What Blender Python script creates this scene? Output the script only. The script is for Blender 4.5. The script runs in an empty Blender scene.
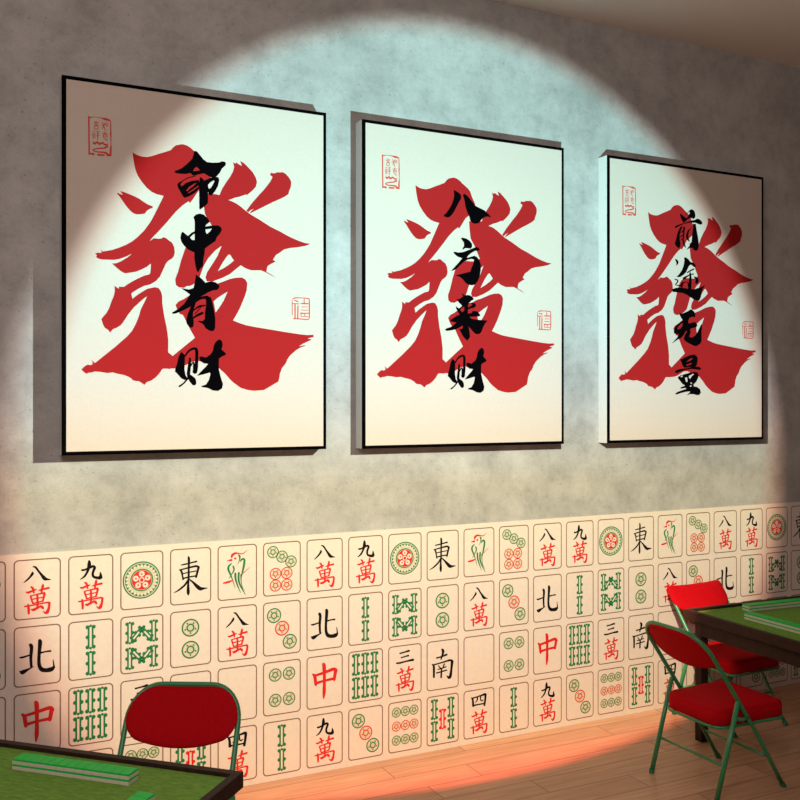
import bpy, bmesh, math, random
from mathutils import Vector, Matrix
from mathutils.geometry import delaunay_2d_cdt

S = bpy.context.scene
COL = S.collection
PI = math.pi
BIG = [[[2436,5152,2517,5144,2585,5184,2722,5217,2653,5130,2594,5043,2767,5073,2950,5125,3225,5216,3455,5312,3687,5455,3873,5556,4106,5629,4083,5703,3943,5763,3826,5844,3733,5994,3548,6048,3317,6069,3179,6019,3041,5914,2904,5762,2722,5522,2585,5324]],[[9885,3523,9974,3378,10053,3420,10211,3388,10237,3345,10369,3341,10580,3308,10740,3382,10899,3543,11006,3709,11022,3859,10979,4066,10899,4251,10873,4381,10686,4525,10422,4676,10053,4862,9635,5101,9272,5309,8911,5515,8844,5521,8936,5404,9065,5288,8885,5383,8772,5493,8670,5417,8962,5013,9323,4581,9635,4225,9896,3873,10037,3608,9948,3552]],[[3156,3155,3248,3214,3409,3281,3594,3316,3826,3313,4059,3239,4341,3112,4671,2978,4956,2849,5051,2718,5194,2591,5386,2534,5530,2502,5723,2542,5916,2639,6062,2767,6257,2890,6453,3037,6575,3169,6698,3471,6895,3840,6895,4084,6797,4289,6502,4513,6281,4680,6159,4862,6013,5093,5868,5300,5795,5225,5530,5428,5194,5770,4861,6192,4576,6540,4247,6923,4059,7128,3943,7293,4059,7199,4153,7130,4341,7139,4482,7124,4600,7048,4718,7077,4861,7186,5003,7271,5108,7479,5137,7716,5099,7911,5003,8037,4813,8169,4718,8295,4576,8613,4435,8932,4247,9156,3966,9338,3687,9419,3409,9580,3101,9798,3156,10054,3363,9874,3640,9677,3873,9532,4200,9453,4364,9483,4482,9643,4539,9855,4543,10188,4624,10757,4756,11372,4827,11943,4823,12531,5037,12703,5386,12408,5771,12085,6111,11800,5868,11383,5674,11004,5530,10715,5386,10678,5266,10491,5170,10255,5314,10081,5578,9948,5868,9741,6257,9528,6698,9335,6994,9188,7342,9071,7843,8856,8146,8775,8451,8748,8629,8837,8721,9005,8695,9354,8603,9656,8517,9858,8349,10261,8146,10640,7994,10883,8247,10982,8655,11101,9117,11174,9896,11273,10686,11373,11489,11465,11868,11489,12194,11469,12249,11528,12194,11592,11906,11661,12129,11716,11976,11792,11651,11939,11435,12077,11813,12001,11705,12075,11516,12136,11274,12284,10953,12555,10793,12786,10766,12888,10686,13016,10527,13195,10474,13347,10422,13449,10395,13651,10342,13878,10158,13980,9896,14133,9583,14310,9065,14352,8757,14314,8400,14216,8045,13972,7843,13792,7642,13558,7292,13244,6797,13081,6306,12919,6013,12949,5771,13074,5482,13223,5146,13300,4956,13303,4861,13333,4813,13315,4576,13318,4529,13357,4435,13501,4364,13597,4200,13765,4013,13895,3826,13958,3701,14096,3594,14008,3455,13924,3294,13916,3156,13870,3110,13800,2950,13708,2767,13640,2494,13587,2268,13529,1998,13556,1730,13513,1463,13493,1286,13546,1153,13557,1087,13609,977,13523,859,13410,1021,13246,1131,13180,1264,13205,1374,13148,1343,13033,1273,12933,1374,13024,1472,13100,1552,13030,1909,12722,2359,12339,2858,11881,3133,11568,3317,11209,3455,10850,3548,10516,3640,10324,3766,10058,3826,9899,3687,10010,3501,10179,3225,10450,2950,10809,2767,11112,2631,11304,2449,11431,2268,11512,2201,11598,2133,11675,2088,11602,2043,11543,1909,11468,1833,11332,1788,11194,1743,11057,1819,10961,1976,10770,2088,10556,2223,10154,2291,10011,2345,9775,2350,9589,2327,9478,2404,9530,2531,9612,2540,9513,2631,9513,2767,9511,2950,9370,3225,9190,3501,9033,3733,8916,3933,8866,3985,8768,4003,8554,4013,8340,3826,8503,3594,8636,3317,8771,3041,8834,2813,8876,2631,8793,2449,8650,2223,8450,2336,8438,2449,8417,2631,8326,2904,8139,3133,7931,2858,8091,2585,8212,2314,8281,2088,8287,1775,8298,1596,8264,1507,8200,1552,8119,1463,8042,1596,7995,1752,7989,1752,7906,1685,7832,1819,7924,1954,7892,2268,7809,2585,7675,2904,7511,3133,7363,3409,7116,3687,6811,3919,6475,4045,6275,4247,5854,4435,5457,4609,5083,4435,5052,4294,5033,4059,4946,3826,4780,3594,4520,3409,4256,3294,3986,3225,3664,3179,3387],[7727,9482,7517,9954,7292,10307,7123,10539,7069,10219,7019,10002,7168,9863,7392,9700]],[[6502,4853,6541,5335,6600,5767,6747,6022,6895,6229,7019,6511,7193,6864,6945,7054,6355,7050,6013,7075,5771,7286,5626,7538,5448,8079,5290,8666,5170,8985,5161,9081,5194,9295,5338,9398,5578,9409,5723,9315,5868,9307,6062,9200,6257,9044,6369,8771,6526,8324,6747,7921,7094,7517,7432,7248,7218,7767,6920,8251,6698,8605,6624,8853,6698,9034,6994,9017,7442,8830,7843,8610,8146,8346,8389,8143,8603,8268,8911,8363,9427,8332,9661,8413,10000,8573,10211,8671,9948,8501,9713,8389,9739,8198,9776,8095,9948,7979,10190,7848,10053,7761,10132,7645,10211,7514,10422,7374,10633,7207,10953,7109,11327,7046,11759,6949,11922,6881,12047,6811,11759,6796,11381,6697,10953,6552,10422,6315,9896,6106,9375,5824,8859,5569,8655,5439,8349,5219,8146,5104,7944,5024,7768,4986,8045,4852,8349,4749,8629,4623,8706,4640,8834,4529,9014,4362,9168,4172,9220,3943,9168,3749,9014,3491,8757,3246,8552,3070,8359,2993,8451,3230,8298,3163,8171,3088,8105,3154,7994,3083,8055,3323,7994,3551,7843,3838,7642,4129,7442,4468,7317,4774,7069,4749,6747,4732],[7243,8499,7492,8043,7742,7682,7843,7651,8045,7933,7843,8118,7542,8334]]]
TXT = {"ming":[[[6062,2767,6135,2759,6208,2774,6355,2927,6502,3104,6698,3228,6994,3229,7292,3186,7442,3110,7592,3118,7642,3196,7617,3297,7442,3463,7342,3670,7193,3857,7069,3968,6797,3923,6649,3842,6551,3794,6306,3868,6111,3947,5989,3950,5892,3849,5674,3921,5386,3942,5194,3934,5122,3884,5170,3807,5290,3770,5482,3653,5723,3434,5965,3165,6038,2963],[6013,3740,6086,3611,6184,3518,6281,3590,6355,3669,6159,3724]],[[5256,4469,5338,4355,5482,4278,5496,4325,5410,4439,5458,4545,5674,4354,5965,4214,6306,4145,6320,4337,6320,4531,6159,4741,5868,4962,5626,5072,5530,5019,5386,4768,5290,4610],[5684,4715,5819,4533,6062,4354,6208,4290,6062,4436,5868,4610,5747,4742],[5757,4828,6013,4624,6296,4402,6281,4462,6062,4653,5819,4822]],[[5493,4310,5566,4259,5670,4187,5779,4123,5899,4071,6027,4026,6117,3994,6132,3981,6134,3963,6123,3949,6105,3948,6015,3981,5887,4029,5763,4084,5650,4151,5544,4224,5471,4275,5461,4289,5463,4305,5476,4314]],[[6355,3994,6453,4032,6575,4165,6698,4250,6747,4391,6747,4829,6747,5219,6600,5378,6355,5585,6320,5501,6316,4871,6306,4387]],[[6502,4173,6698,4080,6895,3962,7143,3901,7267,3913,7307,4041,7243,4341,7094,4625,6895,4854,6797,4800,6723,4588,6649,4304],[6747,4318,6895,4181,7044,4078,7069,4139,6920,4422,6821,4530,6762,4463]]],"zhong":[[[6038,5961,6159,5830,6355,5764,6551,5810,6698,5929,6797,6042,6821,6138,6649,6298,6624,6373,6945,6298,7243,6264,7392,6335,7442,6478,7342,6657,7193,6840,7118,7041,6797,7284,6600,7444,6575,7714,6526,7960,6502,8301,6355,8456,6281,8606,6208,8586,6135,8325,6077,7941,6086,7675,5771,7552,5578,7373,5458,7213,5410,7025,5434,6831,5506,6705,5626,6791,5771,6901,5965,6717,6096,6648,6101,6246,6086,6102],[5868,6966,6013,6809,6096,6769,6096,7069,5965,7079],[6624,6519,6945,6444,6846,6598,6698,6732,6639,6639]]],"you":[[[6159,8734,6257,8801,6404,8890,6526,9004,6624,9111,6747,9055,6945,9020,7143,9067,7317,9205,7292,9328,7193,9431,6994,9456,6747,9576,6453,9761,6257,9916,6111,10116,5868,10321,5578,10478,5194,10662,5017,10683,5027,10611,5290,10442,5578,10189,5771,9891,5868,9717,5674,9582,5434,9436,5578,9443,5819,9478,6038,9394,6086,9198]],[[6091,9849,6050,9951,5992,10096,5933,10241,5878,10372,5822,10505,5773,10638,5732,10770,5699,10898,5687,11016,5713,11121,5759,11194,5790,11235,5857,11309,5959,11312,6036,11242,6043,11141,6044,11093,6048,11035,6049,10976,6036,10895,6017,10789,6011,10677,6027,10557,6057,10425,6094,10291,6140,10144,6191,9998,6228,9895,6226,9839,6186,9803,6130,9807]],[[6502,9759,6698,9739,6895,9812,6960,10029,7044,10416,7108,10804,7103,11292,7019,11442,6846,11447,6649,11332,6502,11119,6257,11006,6306,10970,6502,10973,6590,10872,6600,10532,6649,10238,6649,9946]],[[6086,10145,6163,10085,6273,10004,6380,9941,6493,9907,6618,9884,6709,9869,6758,9838,6771,9783,6742,9737,6687,9726,6596,9747,6463,9780,6329,9833,6212,9921,6108,10022,6039,10092,6026,10117,6034,10143,6059,10155]],[[6029,10526,6109,10465,6222,10383,6326,10320,6424,10287,6527,10266,6603,10252,6628,10238,6637,10211,6624,10187,6597,10179,6519,10185,6405,10196,6285,10234,6172,10317,6069,10418,5998,10490,5989,10506,5995,10524,6011,10532]],[[6058,10865,6118,10832,6204,10786,6286,10744,6364,10705,6444,10667,6501,10640,6534,10606,6534,10560,6500,10528,6453,10530,6396,10556,6312,10593,6228,10639,6148,10697,6071,10761,6018,10806,6002,10829,6007,10856,6030,10871]],[[6125,10661,6223,10544,6321,10427,6418,10309,6423,10295,6416,10282,6402,10278,6389,10285,6291,10403,6193,10520,6096,10637,6091,10651,6098,10664,6112,10668]]],"cai":[[[5434,12503,5530,12549,5626,12667,5617,12980,5602,13317,5650,13606,5747,13773,5626,13847,5458,13776,5290,13586,5146,13444,5161,13324,5242,13083,5314,12745]],[[5656,12711,5707,12642,5778,12547,5851,12472,5926,12425,6007,12392,6070,12379,6100,12384,6102,12390,6109,12413,6119,12486,6123,12599,6120,12728,6114,12870,6103,13023,6085,13153,6056,13255,6020,13340,5994,13400,6005,13491,6078,13548,6170,13536,6228,13462,6237,13396,6252,13295,6263,13174,6271,13032,6275,12874,6276,12728,6278,12596,6277,12470,6259,12365,6209,12288,6131,12254,6054,12260,5969,12287,5876,12335,5788,12400,5710,12494,5642,12598,5596,12671,5591,12698,5606,12721,5633,12726]],[[5820,12804,5808,12881,5790,12992,5771,13115,5750,13266,5727,13430,5711,13547,5729,13609,5786,13640,5848,13621,5879,13564,5890,13447,5905,13280,5916,13127,5919,12999,5918,12887,5916,12809,5904,12774,5871,12758,5836,12771]],[[5899,13235,5948,13150,6014,13041,6021,13005,6018,13059,6016,13203,6013,13312,6028,13346,6062,13359,6097,13344,6111,13310,6106,13200,6097,13050,6054,12940,5957,12999,5886,13114,5837,13199,5833,13227,5850,13249,5877,13252]],[[5748,13718,5782,13781,5828,13867,5865,13933,5893,13970,5925,14006,5950,14036,6017,14100,6110,14099,6175,14032,6174,13940,6169,13898,6154,13831,6114,13754,6039,13685,5952,13626,5891,13586,5824,13556,5754,13582,5723,13649]],[[5732,13720,5686,13789,5621,13883,5553,13966,5477,14028,5396,14080,5338,14116,5319,14144,5326,14176,5353,14194,5386,14188,5441,14147,5522,14087,5603,14017,5682,13932,5757,13841,5810,13778,5819,13742,5800,13710,5764,13701]],[[6320,12774,6330,12725,6404,12689,6649,12743,6895,12567,6994,12394,7044,12125,7143,11951,7317,11834,7442,11918,7482,12113,7417,12335,7542,12431,7642,12526,7617,12601,7442,12678,7292,12779,7282,13097,7292,13342,7392,13732,7492,14025,7442,14246,7243,14370,6994,14346,6747,14226,6453,14179,6418,14131,6649,14056,6797,13836,6871,13543,6846,13470,6502,13571,6208,13638,6404,13427,6649,13181,6772,13032,6551,13036,6379,12918]]],"ba":[[[5514,3198,5618,3209,5808,3294,5975,3402,5999,3503,5975,3672,5880,3785,5737,4046,5523,4418,5334,4641,5216,4725,5051,4735,4910,4698,4887,4638,5051,4500,5239,4257,5405,3974,5523,3673,5547,3423]],[[6119,3367,6239,3335,6431,3462,6672,3690,6914,3939,7255,4055,7500,4138,7745,4306,7933,4466,7868,4497,7696,4457,7451,4542,7255,4726,7133,4883,6866,4947,6696,4899,6576,4784,6503,4539,6383,4342,6263,4019,6191,3652,6119,3471]]],"fang":[[[5975,5837,6071,5768,6335,5810,6551,5919,6696,6075,6696,6242,6614,6344,6431,6345,6263,6336,6071,6453,6095,6348,6181,6238,6167,6052,6071,5934]],[[5499,6618,5594,6591,5808,6617,6095,6576,6431,6449,6721,6324,6963,6223,7109,6254,7206,6386,7060,6425,6866,6460,6624,6602,6431,6761,6359,6879,6624,6798,6842,6725,7012,6785,7158,6943,7265,7188,7255,7524,7182,7864,7060,8143,6866,8342,6672,8386,6431,8358,6239,8231,6095,8073,5904,7959,5628,7892,5904,7814,6239,7719,6566,7637,6648,7436,6769,7177,6817,6944,6672,6912,6431,6970,6191,7090,5951,7292,5713,7514,5499,7631,5358,7660,5571,7440,5856,7153,6057,6924,5999,6903,5761,6848,5571,6716]]],"lai":[[[6023,8859,6119,8895,6239,8973,6383,8932,6576,8948,6769,9072,6808,9175,6672,9223,6576,9311,6479,9386,6721,9358,6914,9379,6953,9524,6817,9634,6576,9686,6431,9755,6431,9963,6672,9920,6721,9805,7012,9814,7182,9954,7231,10057,7109,10104,6866,10121,6527,10147,6672,10246,7012,10283,7402,10294,7696,10312,7524,10508,7402,10722,7304,10957,7158,11087,6939,11094,6817,11014,6624,10832,6479,10691,6527,10961,6566,11251,6455,11401,6392,11473,6287,11405,6095,11224,5951,10979,5856,10858,6071,10809,6104,10642,5904,10753,5666,10864,5381,10936,5098,10974,4957,10921,5098,10821,5334,10751,5523,10621,5689,10491,5476,10465,5310,10443,5310,10360,5523,10228,5761,10094,5904,10047,5761,9866,5666,9705,5666,9581,5761,9659,5856,9697,5999,9607,6047,9543,5856,9386,5689,9186,5856,9199,5999,9109,6119,9020,6071,8939],[5928,9756,6095,9645,6181,9599,6191,9807,6071,9903,5975,9837],[6469,9428,6624,9413,6711,9459,6479,9620,6431,9588]]],"qian":[[[5740,3019,5881,3093,6051,3187,6249,3278,6306,3382,6136,3526,5994,3581,5853,3420,5768,3254,5712,3130]],[[6136,3071,6335,2924,6477,2781,6620,2681,6791,2688,6935,2805,6992,2997,6975,3151,6877,3268,6677,3241,6506,3256,6306,3360,6249,3278,6392,3136,6517,2929,6506,2844,6335,2954,6176,3098]],[[5290,3898,5430,3800,5768,3686,6221,3541,6620,3399,6963,3326,7136,3224,7367,3270,7540,3386,7569,3515,7453,3591,7251,3564,6963,3500,6506,3538,6051,3654,5712,3786,5430,3951,5307,3961]],[[5768,3838,5938,3802,5825,4027,5700,4340,5683,4600,5768,4939,5712,5159,5571,5212,5374,5076,5290,4931,5402,4664,5458,4402,5571,4134]],[[5983,3883,5983,3926,5981,3982,5965,4031,5906,4097,5817,4176,5751,4232,5740,4248,5746,4263,5765,4270,5786,4263,5867,4219,5982,4153,6079,4079,6126,3995,6137,3921,6141,3874,6120,3833,6065,3818,6008,3838]],[[5705,4554,5811,4483,5917,4412,6023,4341,6039,4317,6029,4292,5999,4282,5965,4292,5864,4367,5763,4442,5662,4517,5650,4535,5657,4554,5680,4561]],[[5994,3925,5986,4032,5974,4181,5961,4314,5942,4408,5921,4493,5909,4583,5914,4680,5928,4774,5945,4853,5961,4912,5981,4961,6011,5007,6059,5058,6116,5104,6155,5135,6169,5143,6186,5140,6197,5129,6196,5116,6183,5073,6164,5012,6147,4955,6133,4912,6119,4870,6100,4815,6071,4740,6039,4657,6022,4574,6033,4499,6061,4416,6084,4315,6096,4177,6103,4026,6107,3920,6093,3890,6053,3879,6013,3894]],[[5786,4717,5873,4659,5960,4601,6048,4544,6062,4522,6053,4501,6026,4492,5997,4501,5915,4563,5832,4624,5750,4686,5740,4701,5746,4717,5765,4723]],[[6541,3913,6486,3956,6408,4021,6336,4094,6282,4170,6237,4252,6210,4337,6206,4423,6221,4506,6255,4582,6318,4648,6392,4700,6444,4732,6469,4744,6499,4737,6516,4717,6510,4694,6488,4646,6458,4579,6437,4517,6421,4459,6408,4396,6403,4334,6408,4269,6423,4199,6447,4130,6489,4059,6544,3988,6585,3937,6591,3921,6581,3907,6560,3903]],[[6345,4083,6464,4002,6583,3921,6703,3840,6711,3828,6706,3815,6691,3810,6674,3815,6557,3898,6440,3981,6324,4064,6318,4073,6321,4082,6333,4086]],[[6791,3580,7021,3583,7078,3883,7165,4225,7251,4612,7263,5004,7194,5205,7021,5283,6849,5230,6734,5107,6506,5146,6278,5270,6335,5158,6563,4924,6677,4698,6706,4392,6763,4039,6791,3776]]],"tu":[[[5318,5950,5346,5990,5381,6044,5401,6085,5410,6108,5421,6134,5428,6164,5422,6209,5404,6264,5388,6305,5386,6315,5393,6322,5406,6323,5416,6317,5459,6287,5519,6242,5568,6188,5593,6130,5598,6070,5572,6008,5507,5959,5429,5925,5375,5904,5347,5897,5319,5907,5307,5929]],[[6051,5772,6164,5743,6392,5836,6563,5999,6906,6085,7021,6208,6992,6341,6849,6306,6620,6177,6449,6288,6306,6536,6193,6716,5938,6904,5712,7025,5430,7029,5655,6834,5881,6562,6022,6250,6079,5987]],[[6328,6733,6396,6700,6493,6654,6590,6609,6692,6564,6798,6520,6873,6488,6903,6462,6901,6429,6869,6408,6825,6412,6749,6443,6641,6487,6535,6536,6438,6590,6347,6646,6285,6685,6267,6705,6273,6728,6298,6739]],[[6099,7145,6153,7105,6230,7048,6314,6991,6400,6937,6492,6883,6578,6843,6668,6821,6759,6811,6825,6804,6860,6788,6871,6759,6853,6733,6815,6727,6749,6737,6652,6754,6547,6779,6444,6818,6340,6864,6242,6907,6142,6948,6046,6988,5980,7015,5934,7069,5950,7130,6018,7162]],[[6489,6702,6487,6780,6484,6891,6477,7003,6463,7112,6445,7228,6426,7347,6407,7477,6388,7606,6375,7696,6410,7773,6508,7804,6611,7772,6659,7695,6661,7604,6663,7475,6665,7346,6670,7229,6675,7109,6671,6991,6651,6873,6623,6763,6602,6687,6582,6659,6540,6652,6502,6670]],[[5937,7602,5950,7555,5968,7494,5983,7457,5988,7436,6011,7403,6064,7371,6151,7341,6251,7319,6317,7324,6339,7372,6340,7456,6347,7540,6374,7611,6403,7673,6423,7715,6452,7738,6496,7738,6528,7714,6531,7681,6513,7638,6486,7578,6459,7516,6435,7441,6408,7354,6352,7288,6252,7274,6137,7289,6038,7307,5957,7318,5875,7341,5802,7395,5770,7474,5767,7550,5768,7599,5788,7646,5845,7666,5907,7648]],[[6894,6994,6944,7039,7004,7098,7022,7133,7010,7152,6986,7202,6965,7247,6971,7323,7047,7370,7148,7360,7215,7299,7236,7249,7265,7166,7250,7058,7155,6983,7048,6941,6975,6916,6929,6907,6886,6927,6872,6963]],[[5282,7204,5336,7218,5407,7236,5454,7256,5473,7273,5486,7289,5486,7310,5440,7360,5361,7427,5309,7492,5343,7547,5409,7559,5480,7568,5573,7584,5682,7599,5760,7610,5806,7598,5830,7565,5818,7531,5777,7515,5697,7517,5587,7520,5493,7517,5426,7510,5385,7501,5384,7505,5424,7468,5509,7405,5577,7340,5593,7275,5570,7222,5519,7183,5443,7163,5357,7156,5299,7153,5273,7158,5258,7174,5261,7194]],[[5011,7903,5122,7790,5430,7709,5825,7667,6164,7692,6506,7740,6906,7719,7251,7613,7598,7507,7831,7407,7656,7592,7511,7862,7453,8171,7338,8395,7078,8429,6849,8375,6563,8236,6278,8098,5938,8007,5599,7994,5150,7982]]],"wu":[[[5627,9305,5938,9293,6335,9146,6620,9004,6849,9103,6992,9293,6963,9491,6734,9478,6506,9552,6392,9730,6420,9902,6620,9873,6849,9800,7021,9815,7165,9985,7078,10119,6849,10170,6620,10221,6563,10288,6591,10461,6477,10747,6734,10783,6992,10645,7194,10398,7338,10132,7511,9885,7552,10037,7511,10344,7511,10738,7511,11001,7367,11180,7078,11327,6849,11302,6506,11181,6164,11038,6022,10890,6107,10650,6306,10405,6221,10386,6051,10608,5825,10831,5487,10971,5039,11219,5262,11020,5487,10820,5627,10621,5430,10606,5234,10569,5206,10419,5290,10201,5487,10001,5768,9818,5966,9746,5825,9600,5712,9431],[5487,10324,5571,10149,5768,9969,5938,9898,5915,10094,5712,10273]]],"liang":[[[5740,12171,5881,12168,6164,12032,6506,11917,6849,11844,7078,11927,7182,12077,7165,12340,7078,12559,6906,12671,6506,12655,6164,12704,6022,12684,5909,12535,5836,12363,5768,12278],[6249,12334,6449,12187,6677,12079,6763,12129,6620,12228,6392,12310],[6193,12539,6449,12452,6677,12392,6677,12457,6449,12535,6278,12581]],[[5481,13059,5543,13034,5632,12999,5742,12962,5888,12921,6063,12878,6235,12840,6391,12812,6539,12790,6685,12778,6840,12782,6996,12795,7123,12807,7211,12814,7281,12821,7334,12826,7413,12821,7465,12775,7460,12715,7400,12676,7349,12657,7266,12631,7149,12615,7003,12620,6836,12636,6669,12657,6515,12683,6363,12712,6207,12739,6030,12761,5845,12782,5682,12805,5549,12836,5446,12867,5380,12888,5315,12942,5318,13014,5387,13063]],[[5543,13296,5768,13185,6164,13094,6563,13002,6906,12954,7165,12994,7263,13168,7194,13387,7050,13606,6849,13739,6849,13869,7136,13911,7367,14041,7453,14259,7338,14412,7136,14435,6849,14370,6506,14371,6249,14458,6506,14262,6563,14197,6221,14220,5768,14308,5430,14404,5318,14331,5543,14223,5938,14113,6221,14047,6164,13982,5768,14027,5740,13963,5994,13875,6136,13831,5881,13703,5712,13531,5571,13403],[5768,13250,5938,13183,5938,13270,5796,13306],[6136,13332,6306,13318,6346,13569,6221,13613,6164,13484],[6449,13221,6849,13055,6860,13129,6677,13240,6563,13402,6460,13351],[6563,13610,6734,13674,6620,13732],[6534,13828,6660,13797,6660,13892,6546,13910]]]}
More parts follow.
